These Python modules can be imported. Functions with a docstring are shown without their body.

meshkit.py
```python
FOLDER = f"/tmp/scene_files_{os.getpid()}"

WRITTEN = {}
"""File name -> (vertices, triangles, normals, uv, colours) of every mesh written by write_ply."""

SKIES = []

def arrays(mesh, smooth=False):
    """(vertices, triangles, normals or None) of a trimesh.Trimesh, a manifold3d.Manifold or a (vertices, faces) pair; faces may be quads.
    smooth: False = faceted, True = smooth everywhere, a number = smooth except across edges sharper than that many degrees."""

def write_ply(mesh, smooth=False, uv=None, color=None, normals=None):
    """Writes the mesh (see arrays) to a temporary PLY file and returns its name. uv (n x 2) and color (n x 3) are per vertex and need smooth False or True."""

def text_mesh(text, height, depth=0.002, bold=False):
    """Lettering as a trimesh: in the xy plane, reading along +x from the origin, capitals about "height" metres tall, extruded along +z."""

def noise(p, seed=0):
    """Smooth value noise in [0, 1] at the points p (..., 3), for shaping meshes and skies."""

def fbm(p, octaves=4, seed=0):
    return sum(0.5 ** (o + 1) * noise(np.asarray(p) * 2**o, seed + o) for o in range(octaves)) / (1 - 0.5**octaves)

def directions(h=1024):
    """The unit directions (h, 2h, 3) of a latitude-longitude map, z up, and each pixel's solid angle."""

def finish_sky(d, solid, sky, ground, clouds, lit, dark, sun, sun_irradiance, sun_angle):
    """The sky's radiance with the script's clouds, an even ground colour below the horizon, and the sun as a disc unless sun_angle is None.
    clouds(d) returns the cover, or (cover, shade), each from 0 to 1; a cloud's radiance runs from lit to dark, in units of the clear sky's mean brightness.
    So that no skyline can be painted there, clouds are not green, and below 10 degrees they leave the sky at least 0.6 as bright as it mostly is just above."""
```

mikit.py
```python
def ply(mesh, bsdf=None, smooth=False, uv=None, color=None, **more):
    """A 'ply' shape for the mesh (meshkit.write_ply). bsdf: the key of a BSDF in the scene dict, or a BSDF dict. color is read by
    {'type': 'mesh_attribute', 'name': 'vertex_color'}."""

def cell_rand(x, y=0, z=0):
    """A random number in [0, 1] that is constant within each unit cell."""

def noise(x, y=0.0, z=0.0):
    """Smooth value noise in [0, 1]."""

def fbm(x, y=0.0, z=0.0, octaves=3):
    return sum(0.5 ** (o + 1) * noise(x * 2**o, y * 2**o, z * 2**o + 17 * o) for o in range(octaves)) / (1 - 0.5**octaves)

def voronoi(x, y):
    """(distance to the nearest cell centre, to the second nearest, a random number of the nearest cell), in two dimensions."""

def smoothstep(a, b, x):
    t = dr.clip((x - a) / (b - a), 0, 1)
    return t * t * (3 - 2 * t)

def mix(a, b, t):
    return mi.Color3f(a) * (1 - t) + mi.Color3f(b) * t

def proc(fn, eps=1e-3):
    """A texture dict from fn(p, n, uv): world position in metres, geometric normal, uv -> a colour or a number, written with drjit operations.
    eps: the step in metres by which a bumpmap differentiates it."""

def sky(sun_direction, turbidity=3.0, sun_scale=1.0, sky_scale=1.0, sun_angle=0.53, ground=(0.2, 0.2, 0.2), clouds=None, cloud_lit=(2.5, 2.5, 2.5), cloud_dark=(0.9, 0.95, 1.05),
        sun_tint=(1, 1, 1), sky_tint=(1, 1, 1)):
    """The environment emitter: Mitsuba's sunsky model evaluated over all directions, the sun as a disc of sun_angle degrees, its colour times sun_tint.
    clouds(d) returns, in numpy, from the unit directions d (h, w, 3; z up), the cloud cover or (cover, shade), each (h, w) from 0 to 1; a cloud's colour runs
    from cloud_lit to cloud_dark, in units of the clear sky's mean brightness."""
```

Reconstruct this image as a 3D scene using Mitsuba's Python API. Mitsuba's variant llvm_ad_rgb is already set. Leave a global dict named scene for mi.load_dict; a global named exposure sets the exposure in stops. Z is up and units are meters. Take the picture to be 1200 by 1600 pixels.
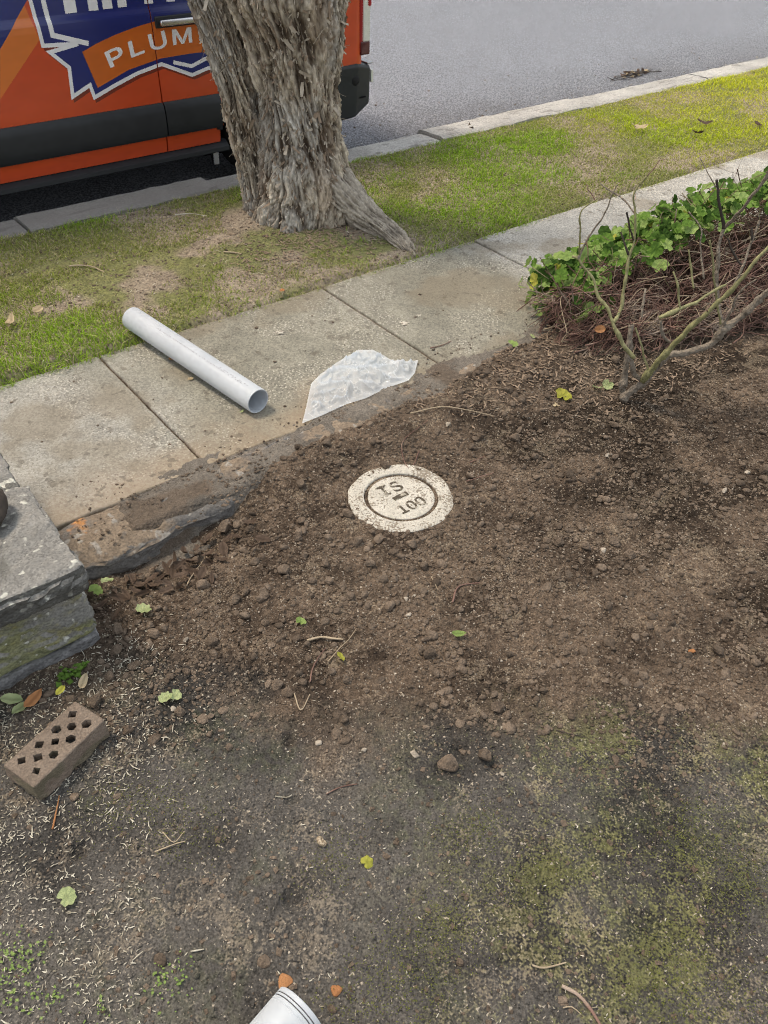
import math
import numpy as np, trimesh, shapely, drjit as dr, mitsuba as mi, mikit, manifold3d as m3
from shapely.geometry import Polygon, LineString, Point, box as sbox
from shapely.ops import unary_union
from meshkit import text_mesh, noise as nnoise, fbm as nfbm
from mikit import proc, noise, fbm, voronoi, cell_rand, smoothstep, mix

T = mi.ScalarTransform4f
scene, labels = {}, {}

# ---------------------------------------------------------------- camera, sky, exposure
# x runs along the street, y across it towards the road, z up; the concrete footpath is z = 0
EYE = np.array([0.0, 0.0, 1.9])
pitch, yaw, roll = np.radians([40.806, 39.526, 2.305])
FWD = np.array([math.sin(yaw) * math.cos(pitch), math.cos(yaw) * math.cos(pitch), -math.sin(pitch)])
right = np.array([math.cos(yaw), -math.sin(yaw), 0])
UP = -math.sin(roll) * right + math.cos(roll) * np.cross(right, FWD)
scene['camera'] = {'type': 'perspective', 'fov': 49.33, 'fov_axis': 'x', 'near_clip': 0.05, 'far_clip': 400.0,
                   'to_world': T().look_at(origin=EYE.tolist(), target=(EYE + FWD).tolist(), up=UP.tolist())}
# an overcast day: the cloud is brighter on the side of the hidden sun
def cloud_cover(d):
    return np.ones(d.shape[:2]), np.clip(0.35 + 0.9 * (nfbm(d * 2.2, 3, seed=5) - 0.5), 0, 1)
scene['sky'] = mikit.sky((-0.25, 0.35, 0.9), turbidity=3, sun_scale=0.42, sun_angle=13, clouds=cloud_cover, cloud_lit=(2.2, 2.3, 2.42), cloud_dark=(1.05, 1.13, 1.24))
exposure = 2.3

# ---------------------------------------------------------------- helpers
rng = np.random.default_rng(11)
def numbered(name):
    if name not in used: used[name] = 0; return name
    used[name] += 1
    return f'{name}_{used[name]:03d}'
used = {}
def tag(key, label=None, cat=None, group=None, kind=None):
    d = {k: v for k, v in (('label', label), ('category', cat), ('group', group), ('kind', kind)) if v}
    if d: labels[key] = d
    return key
def obj(name, mesh, bsdf, parent=None, smooth=30, label=None, cat=None, group=None, kind=None, uv=None, color=None, to_world=None):
    """one entry of the scene: a thing, or a part when a parent is given"""
    key = numbered((parent + '__' if parent else '') + name)
    s = dict(mesh) if isinstance(mesh, dict) else mikit.ply(mesh, bsdf, smooth=smooth, uv=uv, color=color)
    if isinstance(mesh, dict): s['bsdf'] = {'type': 'ref', 'id': bsdf}
    if to_world is not None: s['to_world'] = to_world
    scene[key] = s
    return tag(key, label, cat, group, kind)
def thing(name, label, cat, group=None, kind=None):
    return tag(numbered(name), label, cat, group, kind)
def mesh_of(v, f): return trimesh.Trimesh(np.asarray(v, float), np.asarray(f, int), process=False)
def cat_mesh(ms): return trimesh.util.concatenate(ms)
def fb2(x, y, oct=3, seed=0): return nfbm(np.stack([x, y, np.zeros_like(x) + 0.37], -1), oct, seed)
def sstep(a, b, x):
    t = np.clip((x - a) / (b - a), 0, 1); return t * t * (3 - 2 * t)
def copies(base, M, t):
    """base mesh under many 3x3 matrices and offsets, as one mesh"""
    v, f = np.asarray(base.vertices), np.asarray(base.faces)
    V = np.einsum('kij,nj->kni', M, v) + t[:, None]
    F = f[None] + (np.arange(len(t)) * len(v))[:, None, None]
    return V.reshape(-1, 3), F.reshape(-1, 3)
def join(vf):
    vs, fs, at = [], [], 0
    for v, f in vf: vs.append(v); fs.append(f + at); at += len(v)
    return mesh_of(np.vstack(vs), np.vstack(fs))
def rots(n, tilt=math.pi, r=None):
    """random rotation matrices: any heading, leaning at most tilt"""
    r = r or rng
    a, b, c = r.uniform(0, 2 * math.pi, n), r.uniform(-tilt, tilt, n), r.uniform(0, 2 * math.pi, n)
    def R(ax, t):
        m = np.zeros((n, 3, 3)); i, j = (ax + 1) % 3, (ax + 2) % 3
        m[:, ax, ax] = 1; m[:, i, i] = m[:, j, j] = np.cos(t); m[:, i, j] = -np.sin(t); m[:, j, i] = np.sin(t)
        return m
    return R(2, a) @ R(0, b) @ R(2, c)
def tube(pts, rad, sides=7, cap=True, seed=None, rough=0.0):
    p = np.asarray(pts, float); n = len(p); rad = np.broadcast_to(rad, (n,)).astype(float)
    t = np.gradient(p, axis=0); t /= np.linalg.norm(t, axis=1, keepdims=True) + 1e-12
    a = np.zeros_like(p); u = np.cross(t[0], [0.31, 0.2, 0.93]); 
    if np.linalg.norm(u) < 0.1: u = np.cross(t[0], [1, 0, 0])
    for i in range(n):
        u = u - t[i] * (u @ t[i]); u /= np.linalg.norm(u) + 1e-12; a[i] = u
    b = np.cross(t, a); ang = np.arange(sides) * 2 * math.pi / sides
    rr = np.repeat(rad[:, None], sides, 1)
    if rough: rr = rr * (1 + rough * (np.random.default_rng(seed or 1).uniform(-1, 1, rr.shape)))
    v = p[:, None] + rr[..., None] * (np.cos(ang)[None, :, None] * a[:, None] + np.sin(ang)[None, :, None] * b[:, None])
    i, j = np.meshgrid(np.arange(n - 1), np.arange(sides), indexing='ij'); j2 = (j + 1) % sides
    q = np.stack([i * sides + j, i * sides + j2, (i + 1) * sides + j2, (i + 1) * sides + j], -1).reshape(-1, 4)
    f = np.vstack([q[:, [0, 1, 2]], q[:, [0, 2, 3]]]); v = v.reshape(-1, 3)
    if cap:
        v = np.vstack([v, p[0] , p[-1]]); k = np.arange(sides); k2 = (k + 1) % sides
        f = np.vstack([f, np.stack([k2, k, np.full(sides, n * sides)], 1), np.stack([(n - 1) * sides + k, (n - 1) * sides + k2, np.full(sides, n * sides + 1)], 1)])
    return mesh_of(v, f)
def curve(pts, step=0.02, wob=0.0, seed=0):
    """a smooth path through the points (Catmull-Rom), with a little wobble"""
    p = np.asarray(pts, float)
    if len(p) == 2: p = np.array([p[0], p.mean(0), p[1]])
    q = np.vstack([2 * p[0] - p[1], p, 2 * p[-1] - p[-2]]); out = []
    for i in range(1, len(q) - 2):
        k = max(2, int(np.linalg.norm(q[i + 1] - q[i]) / step)); t = np.linspace(0, 1, k, endpoint=False)[:, None]
        a, b, c, d = q[i - 1], q[i], q[i + 1], q[i + 2]
        out.append(0.5 * (2 * b + (c - a) * t + (2 * a - 5 * b + 4 * c - d) * t ** 2 + (3 * b - a - 3 * c + d) * t ** 3))
    out = np.vstack(out + [p[-1:]])
    if wob: out = out + wob * (np.stack([nfbm(out * 14 + 9 * k, 2, seed + k) for k in range(3)], -1) - 0.5)
    return out
def grid_faces(nx, ny):
    i, j = np.meshgrid(np.arange(nx - 1), np.arange(ny - 1), indexing='ij'); a = i * ny + j
    q = np.stack([a, a + ny, a + ny + 1, a + 1], -1).reshape(-1, 4)
    return np.vstack([q[:, [0, 1, 2]], q[:, [0, 2, 3]]])
def sheet(xs, ys, z):
    X, Y = np.meshgrid(xs, ys, indexing='ij'); Zv = z(X, Y) if callable(z) else np.full_like(X, z)
    return mesh_of(np.stack([X, Y, Zv], -1).reshape(-1, 3), grid_faces(len(xs), len(ys)))
def rbox(lo, hi, r=0.01, step=0.05, amp=0.0, freq=8.0, seed=0, seg=12):
    """a rounded box, refined and roughened"""
    lo, hi = np.asarray(lo, float), np.asarray(hi, float)
    pts = [m3.Manifold.sphere(r, seg).translate([x, y, z]) for x in (lo[0] + r, hi[0] - r) for y in (lo[1] + r, hi[1] - r) for z in (lo[2] + r, hi[2] - r)]
    m = m3.Manifold.batch_hull(pts)
    if step: m = m.refine_to_length(step)
    g = m.to_mesh(); v = np.array(g.vert_properties[:, :3], float); t = trimesh.Trimesh(v, np.array(g.tri_verts), process=False)
    if amp: t.vertices = v + t.vertex_normals * (amp * (nfbm(v * freq, 4, seed) - 0.5) * 2)[:, None]
    return t
def blob(seed, sub=2, amp=0.35, squash=(1, 1, 0.75)):
    m = trimesh.creation.icosphere(subdivisions=sub); v = m.vertices
    d = 1 + amp * (nfbm(v * 1.1 + seed * 7.3, 3, seed) - 0.5) * 2 + 0.25 * amp * (nfbm(v * 3.3 + seed, 2, seed + 3) - 0.5)
    if sub >= 2:   # a few flat facets
        r = np.random.default_rng(seed); v = v * d[:, None]
        for _ in range(9):
            n = r.normal(size=3); n /= np.linalg.norm(n); h = v @ n; lim = np.quantile(h, 0.84); v = v - np.maximum(h - lim, 0)[:, None] * n * 0.8
        v = v * (1 + 0.16 * (nfbm(v * 4.5 + seed, 3, seed + 9) - 0.5))[:, None]; return mesh_of(v * np.array(squash), m.faces)
    return mesh_of(v * d[:, None] * np.array(squash), m.faces)

# ---------------------------------------------------------------- materials
def rgb(*c): return {'type': 'rgb', 'value': list(c)}
def matte(name, fn, rough=0.9, spec=0.25, bump=None, scale=1.0, eps=1e-3):
    b = {'type': 'principled', 'base_color': proc(fn) if callable(fn) else rgb(*fn), 'roughness': rough, 'specular': spec}
    if bump: b = {'type': 'bumpmap', 'arbitrary': proc(bump, eps), 'scale': scale, 'bsdf': b}
    scene[name] = {'type': 'twosided', 'bsdf': b}
def thin(name, fn, trans=0.7, rough=0.5):
    scene[name] = {'type': 'principledthin', 'base_color': fn if isinstance(fn, dict) else proc(fn) if callable(fn) else rgb(*fn), 'roughness': rough, 'diff_trans': trans, 'spec_trans': 0.0}

def soil_color(p, n, uv):
    x, y = p.x, p.y
    fwd, side = 0.636 * x + 0.771 * y, 0.771 * x - 0.636 * y
    big, mid = fbm(x * 2.1, y * 2.1, 0.0, 3), fbm(x * 9, y * 9, 3.0, 3)
    fine, grit = fbm(x * 60, y * 60, p.z * 60, 2), noise(x * 260, y * 260, p.z * 260)
    dug = smoothstep(1.2, 1.5, fwd + 0.5 * (big - 0.5) + 0.25 * (mid - 0.5))
    old = mix((0.036, 0.034, 0.032), (0.088, 0.082, 0.075), smoothstep(0.3, 0.7, 0.5 * mid + 0.5 * big))
    fresh = mix((0.038, 0.028, 0.021), (0.122, 0.092, 0.068), smoothstep(0.25, 0.75, 0.6 * mid + 0.4 * fine))
    c = mix(old, fresh, dug)
    # moss and algae on the trodden soil
    m = smoothstep(-0.15, 0.6, side) * (1 - dug) * smoothstep(0.46, 0.61, 0.42 * fbm(x * 4.5, y * 4.5, 7.0, 3) + 0.28 * fbm(x * 34, y * 34, 5.0, 3) + 0.30 * grit)
    c = mix(c, mix((0.080, 0.083, 0.036), (0.200, 0.198, 0.072), fine), 0.60 * m)
    g = (1 - dug) * smoothstep(0.5, 0.66, fbm(x * 7 + 9, y * 7, 1.0, 3)) * smoothstep(0.3, 0.7, fine)
    c = mix(c, (0.085, 0.095, 0.052), 0.25 * g)
    # damp dark patches, drawn out along the bed towards the shrub
    u, v = 0.96 * x - 0.28 * y, 0.28 * x + 0.96 * y
    d = smoothstep(0.46, 0.60, fbm(u * 2.6 + 3, v * 6.5, 2.0, 3)) * smoothstep(1.7, 2.15, x) * smoothstep(2.2, 1.7, y)
    d = d * (0.55 + 0.45 * smoothstep(0.3, 0.6, 0.5 * mid + 0.5 * grit))
    c = c * (1 - 0.70 * d)
    # pale dry crust in flakes, brick dust
    c = mix(c, (0.23, 0.19, 0.14), 0.36 * smoothstep(0.56, 0.68, 0.5 * fbm(x * 11 + 5, y * 11, 4.0, 4) + 0.22 * fine + 0.28 * grit))
    c = c * (0.12 + 1.05 * grit + 0.9 * noise(x * 430, y * 430, p.z * 430))
    return mix(c, (0.44, 0.39, 0.31), 0.8 * smoothstep(0.84, 0.93, noise(x * 210 + 9, y * 210, p.z * 210)))
matte('m_soil', soil_color, 0.95, 0.15, lambda p, n, uv: fbm(p.x * 110, p.y * 110, p.z * 110, 3), 0.012, 1.5e-3)
def clod_color(p, n, uv):
    t = fbm(p.x * 40, p.y * 40, p.z * 40, 3)
    v = noise(p.x * 17, p.y * 17, 2.0)
    return mix((0.070, 0.053, 0.040), (0.205, 0.162, 0.125), t) * (0.6 + 0.7 * v) * (0.5 + 0.6 * noise(p.x * 330, p.y * 330, p.z * 330) + 0.4 * noise(p.x * 700, p.y * 700, p.z * 700))
matte('m_clod', clod_color, 0.95, 0.15, lambda p, n, uv: fbm(p.x * 190, p.y * 190, p.z * 190, 3), 0.006, 1e-3)
def stone_color(p, n, uv):
    v = cell_rand(p.x * 30, p.y * 30, 1.0)
    return mix((0.24, 0.205, 0.165), (0.46, 0.41, 0.34), fbm(p.x * 50, p.y * 50, p.z * 50, 3)) * (0.7 + 0.5 * v)
matte('m_pale_stone', stone_color, 0.8, 0.3)
def dust_color(p, n, uv):
    x, y = p.x, p.y
    c = mix((0.085, 0.075, 0.064), (0.195, 0.176, 0.153), fbm(x * 12, y * 12, 2.0, 4))
    c = mix(c, (0.105, 0.080, 0.060), 0.7 * smoothstep(0.48, 0.62, fbm(x * 5.5 + 3, y * 5.5, 4.0, 4)))
    return c * (0.40 + 0.7 * noise(x * 260, y * 260, p.z * 260) + 0.5 * noise(x * 480, y * 480, 2.0))
matte('m_dust', dust_color, 0.95, 0.15, lambda p, n, uv: fbm(p.x * 110, p.y * 110, p.z * 110, 3), 0.010, 1.5e-3)
def slab_color(p, n, uv):
    x, y = p.x, p.y
    f1, _, r1 = voronoi(x * 150, y * 150)
    f2, _, r2 = voronoi(x * 75 + 9, y * 75)
    t = fbm(x * 2.2, y * 2.2, 1.0, 4)
    c = mix((0.275, 0.266, 0.225), (0.205, 0.198, 0.162), t)
    # the far slabs are drier and greyer, the near left one is worn pale
    c = mix(c, (0.40, 0.39, 0.365), 0.85 * smoothstep(3.05, 3.35, x + 0.25 * (t - 0.5)))
    c = mix(c, (0.355, 0.35, 0.325), 0.75 * smoothstep(1.25, 0.7, x + 0.6 * (t - 0.5)))
    c = c * (0.68 + 0.44 * fbm(x * 11, y * 11, 2.0, 4))
    # aggregate showing through the worn face
    c = c * (0.62 + 0.50 * r1 + 0.26 * noise(x * 420, y * 420, 1.0))
    c = mix(c, mix((0.10, 0.09, 0.08), (0.60, 0.57, 0.50), r2), 0.75 * smoothstep(0.34, 0.2, f2) * smoothstep(0.35, 0.6, fbm(x * 5, y * 5, 6.0, 2)))
    # brown soil trodden over the edge beside the bed, rusty blotches on the middle slabs
    s = smoothstep(2.62, 2.28, y + 0.30 * (fbm(x * 6, y * 6, 9.0, 4) - 0.5)) * smoothstep(2.6, 1.6, x)
    c = mix(c, (0.30, 0.225, 0.15), 0.62 * s)
    c = mix(c, (0.185, 0.155, 0.11), 0.5 * smoothstep(0.56, 0.70, fbm(x * 3.1 + 4, y * 3.1, 3.0, 4)))
    c = mix(c, (0.10, 0.085, 0.065), 0.5 * smoothstep(0.70, 0.78, fbm(x * 26, y * 26, 5.0, 3)))
    return c
matte('m_slab', slab_color, 0.9, 0.25, lambda p, n, uv: 0.6 * fbm(p.x * 110, p.y * 110, 0.0, 3) + 0.4 * fbm(p.x * 25, p.y * 25, 0.0, 2), 0.006, 2e-3)
def kerb_color(p, n, uv):
    x, y, z = p.x, p.y, p.z
    c = mix((0.25, 0.243, 0.23), (0.43, 0.42, 0.395), fbm(x * 5, y * 5, z * 5, 4))
    c = c * (0.72 + 0.56 * noise(x * 120, y * 120, z * 120))
    c = mix(c, (0.12, 0.11, 0.10), 0.55 * smoothstep(0.62, 0.72, fbm(x * 7, y * 30, 3.0, 4)))
    return mix(c, (0.16, 0.155, 0.145), 0.7 * smoothstep(2.9, 2.3, x))  # left lengths darker: the van's shade painted into the colour
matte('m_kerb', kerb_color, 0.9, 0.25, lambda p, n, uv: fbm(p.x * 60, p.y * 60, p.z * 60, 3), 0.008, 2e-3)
def road_color(p, n, uv):
    x, y = p.x, p.y
    f, _, r = voronoi(x * 78, y * 78)
    c = mix((0.205, 0.217, 0.245), (0.285, 0.302, 0.345), 0.35 + 0.3 * fbm(x * 1.3, y * 2.2, 1.0, 4))
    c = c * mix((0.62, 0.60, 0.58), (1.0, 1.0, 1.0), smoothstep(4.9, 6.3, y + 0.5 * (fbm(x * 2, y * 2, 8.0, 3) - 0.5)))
    c = c * (0.55 + 0.85 * r) * (1 - 0.45 * smoothstep(0.35, 0.6, f))
    return mix(c, (0.50, 0.48, 0.44), 0.7 * smoothstep(0.90, 0.96, noise(x * 60 + 7, y * 60, 3.0)) * smoothstep(5.9, 5.1, y))
matte('m_road', road_color, 0.75, 0.4, lambda p, n, uv: fbm(p.x * 95, p.y * 95, 0.0, 2), 0.010, 3e-3)
def turf_color(p, n, uv):
    x, y = p.x, p.y
    c = mix((0.17, 0.14, 0.105), (0.30, 0.255, 0.20), fbm(x * 14, y * 14, 0.0, 4))
    g = smoothstep(0.46, 0.62, fbm(x * 3.2, y * 3.2, 2.0, 4) + 0.05 * smoothstep(3.0, 4.0, x))
    c = mix(c, mix((0.075, 0.10, 0.022), (0.15, 0.17, 0.04), fbm(x * 40, y * 40, 1.0, 3)), 0.7 * g)
    return c * (0.6 + 0.8 * noise(x * 150, y * 150, 5.0))
matte('m_turf', turf_color, 0.95, 0.15, lambda p, n, uv: fbm(p.x * 70, p.y * 70, 0.0, 3), 0.012, 2e-3)
def bluestone_color(p, n, uv):
    x, y, z = p.x, p.y, p.z
    c = mix((0.085, 0.082, 0.082), (0.185, 0.178, 0.168), fbm(x * 13, y * 13, z * 13, 4))
    up = smoothstep(0.5, 0.9, n.z)
    c = mix(c, mix((0.15, 0.115, 0.082), (0.27, 0.215, 0.16), fbm(x * 40, y * 40, 2.0, 3)), 0.9 * up * smoothstep(0.34, 0.56, fbm(x * 8, y * 8, 4.0, 4) + 0.10 * smoothstep(0.6, 1.3, x)))
    c = mix(c, (0.52, 0.24, 0.07), 0.85 * smoothstep(0.036, 0.008, dr.sqrt(dr.square(x - 0.535) + dr.square(y - 2.245)) + 0.06 * (fbm(x * 45, y * 45, 1.0, 3) - 0.5)))
    c = mix(c, (0.30, 0.29, 0.27), 0.7 * smoothstep(0.64, 0.72, fbm(x * 30, y * 30, z * 30, 3)))
    return c * (0.65 + 0.7 * noise(x * 190, y * 190, z * 190))
matte('m_bluestone', bluestone_color, 0.85, 0.3, lambda p, n, uv: fbm(p.x * 70, p.y * 70, p.z * 70, 3), 0.008, 2e-3)
def wall_color(p, n, uv):
    x, y, z = p.x, p.y, p.z
    t = fbm(x * 9, y * 9, z * 12, 4)
    c = mix((0.075, 0.075, 0.070), (0.30, 0.293, 0.270), t)
    front = smoothstep(0.6, 0.3, n.z)
    mo = smoothstep(0.40, 0.62, fbm(x * 8 + 5, y * 8, z * 8, 4)) * front
    c = mix(c, mix((0.105, 0.115, 0.060), (0.27, 0.27, 0.135), fbm(x * 50, y * 50, z * 50, 2)), 0.9 * mo)
    c = mix(c, (0.235, 0.215, 0.075), 0.55 * front * smoothstep(0.54, 0.72, 0.6 * fbm(x * 7, y * 7, z * 13 + 3, 3) + 0.4 * fbm(x * 60, y * 60, z * 60, 2)))
    # pale lichen spots on the cap
    c = mix(c, (0.55, 0.55, 0.50), 0.75 * smoothstep(0.70, 0.80, fbm(x * 55, y * 55, z * 55, 2)))
    return c * (0.65 + 0.7 * noise(x * 210, y * 210, z * 210))
matte('m_wall', wall_color, 0.88, 0.3, lambda p, n, uv: fbm(p.x * 55, p.y * 55, p.z * 80, 4), 0.010, 2e-3)
def cap_color(p, n, uv):
    x, y, z = p.x, p.y, p.z
    c = mix((0.12, 0.118, 0.113), (0.285, 0.278, 0.26), fbm(x * 9, y * 9, z * 12, 4))
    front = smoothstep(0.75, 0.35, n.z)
    c = mix(c, mix((0.030, 0.030, 0.029), (0.105, 0.105, 0.095), fbm(x * 30, y * 30, z * 30, 3)), 0.85 * front)        # split upright faces, darker than the top
    c = mix(c, (0.085, 0.085, 0.075), 0.7 * (1 - front) * smoothstep(0.50, 0.66, fbm(x * 6 + 2, y * 6, 1.0, 4)))
    c = mix(c, (0.55, 0.55, 0.49), 0.8 * (1 - 0.7 * front) * smoothstep(0.66, 0.76, fbm(x * 48, y * 48, z * 48, 2)))
    return c * (0.62 + 0.76 * noise(x * 230, y * 230, z * 230))
matte('m_cap', cap_color, 0.88, 0.3, lambda p, n, uv: fbm(p.x * 55, p.y * 55, p.z * 80, 4), 0.012, 2e-3)
matte('m_mortar', lambda p, n, uv: mix((0.055, 0.055, 0.055), (0.27, 0.272, 0.278), fbm(p.x * 26, p.y * 26, p.z * 40, 4)) * (0.6 + 0.8 * noise(p.x * 190, p.y * 190, p.z * 190)), 0.9, 0.2, lambda p, n, uv: fbm(p.x * 60, p.y * 60, p.z * 60, 3), 0.012, 2e-3)
def brick_color(p, n, uv):
    c = mix((0.125, 0.098, 0.078), (0.235, 0.190, 0.153), fbm(p.x * 26, p.y * 26, p.z * 26, 4))
    c = mix(c, (0.115, 0.108, 0.07), 0.6 * smoothstep(0.5, 0.65, fbm(p.x * 18, p.y * 18, p.z * 18 + 5, 3)) * smoothstep(0.6, 0.2, n.z))
    return c * (0.7 + 0.6 * noise(p.x * 300, p.y * 300, p.z * 300))
matte('m_brick', brick_color, 0.9, 0.2, lambda p, n, uv: fbm(p.x * 120, p.y * 120, p.z * 120, 3), 0.004, 1e-3)
def disc_color(p, n, uv):
    x, y = p.x, p.y
    c = mix((0.40, 0.38, 0.33), (0.56, 0.535, 0.475), fbm(x * 20, y * 20, 0.0, 3))
    r = dr.sqrt(dr.square(x - 1.497) + dr.square(y - 1.722))
    dirt = smoothstep(0.50, 0.60, 0.55 * fbm(x * 13, y * 13, 3.0, 3) + 0.45 * noise(x * 210, y * 210, 1.0) - 0.07 + 0.10 * smoothstep(0.10, 0.19, r))
    c = mix(c, (0.15, 0.115, 0.08), 0.72 * dirt)
    return c * (0.8 + 0.4 * noise(x * 330, y * 330, 2.0))
matte('m_disc', disc_color, 0.9, 0.25, lambda p, n, uv: fbm(p.x * 140, p.y * 140, 0.0, 2), 0.003, 1e-3)
matte('m_disc_dark', lambda p, n, uv: mix((0.08, 0.068, 0.054), (0.40, 0.37, 0.31), smoothstep(0.45, 0.85, 0.6 * noise(p.x * 80, p.y * 80) + 0.4 * noise(p.x * 260, p.y * 260))), 0.95, 0.1)
scene['m_bark'] = {'type': 'twosided', 'bsdf': {'type': 'bumpmap', 'arbitrary': proc(lambda p, n, uv: fbm(p.x * 90, p.y * 90, p.z * 26, 3), 2e-3), 'scale': 0.014,
                   'bsdf': {'type': 'principled', 'base_color': {'type': 'mesh_attribute', 'name': 'vertex_color'}, 'roughness': 0.92, 'specular': 0.2}}}
matte('m_bark_flake', lambda p, n, uv: mix((0.24, 0.20, 0.155), (0.58, 0.52, 0.43), fbm(p.x * 23, p.y * 23, p.z * 23, 2)), 0.85, 0.2)
matte('m_bark_flake_brown', lambda p, n, uv: mix((0.16, 0.115, 0.08), (0.34, 0.265, 0.20), fbm(p.x * 23, p.y * 23, p.z * 23, 2)), 0.85, 0.2)
thin('m_grass', {'type': 'mesh_attribute', 'name': 'vertex_color'}, 0.6, 0.55)
matte('m_straw', lambda p, n, uv: mix((0.20, 0.175, 0.12), (0.68, 0.65, 0.55), noise(p.x * 70, p.y * 70, 1.0)), 0.8, 0.3)
def twig_color(p, n, uv):
    v = noise(p.x * 13, p.y * 13, p.z * 13)
    return mix(mix((0.085, 0.045, 0.036), (0.25, 0.155, 0.125), v), (0.42, 0.35, 0.28), 0.75 * smoothstep(0.56, 0.78, fbm(p.x * 9 + 7, p.y * 9, p.z * 9, 3)))
matte('m_twig', twig_color, 0.8, 0.3)
matte('m_twig_pale', lambda p, n, uv: mix((0.26, 0.205, 0.14), (0.47, 0.39, 0.28), fbm(p.x * 20, p.y * 20, p.z * 20, 3)), 0.8, 0.3)
def cane_color(p, n, uv):
    a = fbm(p.x * 25, p.y * 25, p.z * 12, 3)
    return mix((0.15, 0.15, 0.065), (0.33, 0.315, 0.16), a) * (0.7 + 0.6 * noise(p.x * 160, p.y * 160, p.z * 60))
matte('m_cane_green', cane_color, 0.6, 0.4)
matte('m_cane_grey', lambda p, n, uv: mix((0.11, 0.09, 0.07), (0.33, 0.285, 0.23), fbm(p.x * 40, p.y * 40, p.z * 22, 4)), 0.85, 0.25, lambda p, n, uv: fbm(p.x * 140, p.y * 140, p.z * 60, 2), 0.012, 1e-3)
matte('m_cane_dark', lambda p, n, uv: mix((0.028, 0.024, 0.02), (0.075, 0.06, 0.05), fbm(p.x * 40, p.y * 40, p.z * 20, 3)), 0.8, 0.3)
def leaf_green(lo, hi):
    return lambda p, n, uv: mix(lo, hi, 0.65 * noise(p.x * 24, p.y * 24, p.z * 24) + 0.35 * fbm(p.x * 90, p.y * 90, p.z * 90, 2)) * (0.78 + 0.3 * smoothstep(0.04, 0.5, uv.x))
thin('m_moss', leaf_green((0.10, 0.115, 0.035), (0.20, 0.215, 0.065)), 0.5, 0.7)
thin('m_leaf', leaf_green((0.075, 0.155, 0.026), (0.20, 0.33, 0.075)), 0.7, 0.45)
thin('m_leaf_light', leaf_green((0.20, 0.31, 0.085), (0.40, 0.52, 0.19)), 0.8, 0.5)
thin('m_leaf_dark', leaf_green((0.028, 0.066, 0.016), (0.080, 0.145, 0.034)), 0.6, 0.4)
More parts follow.
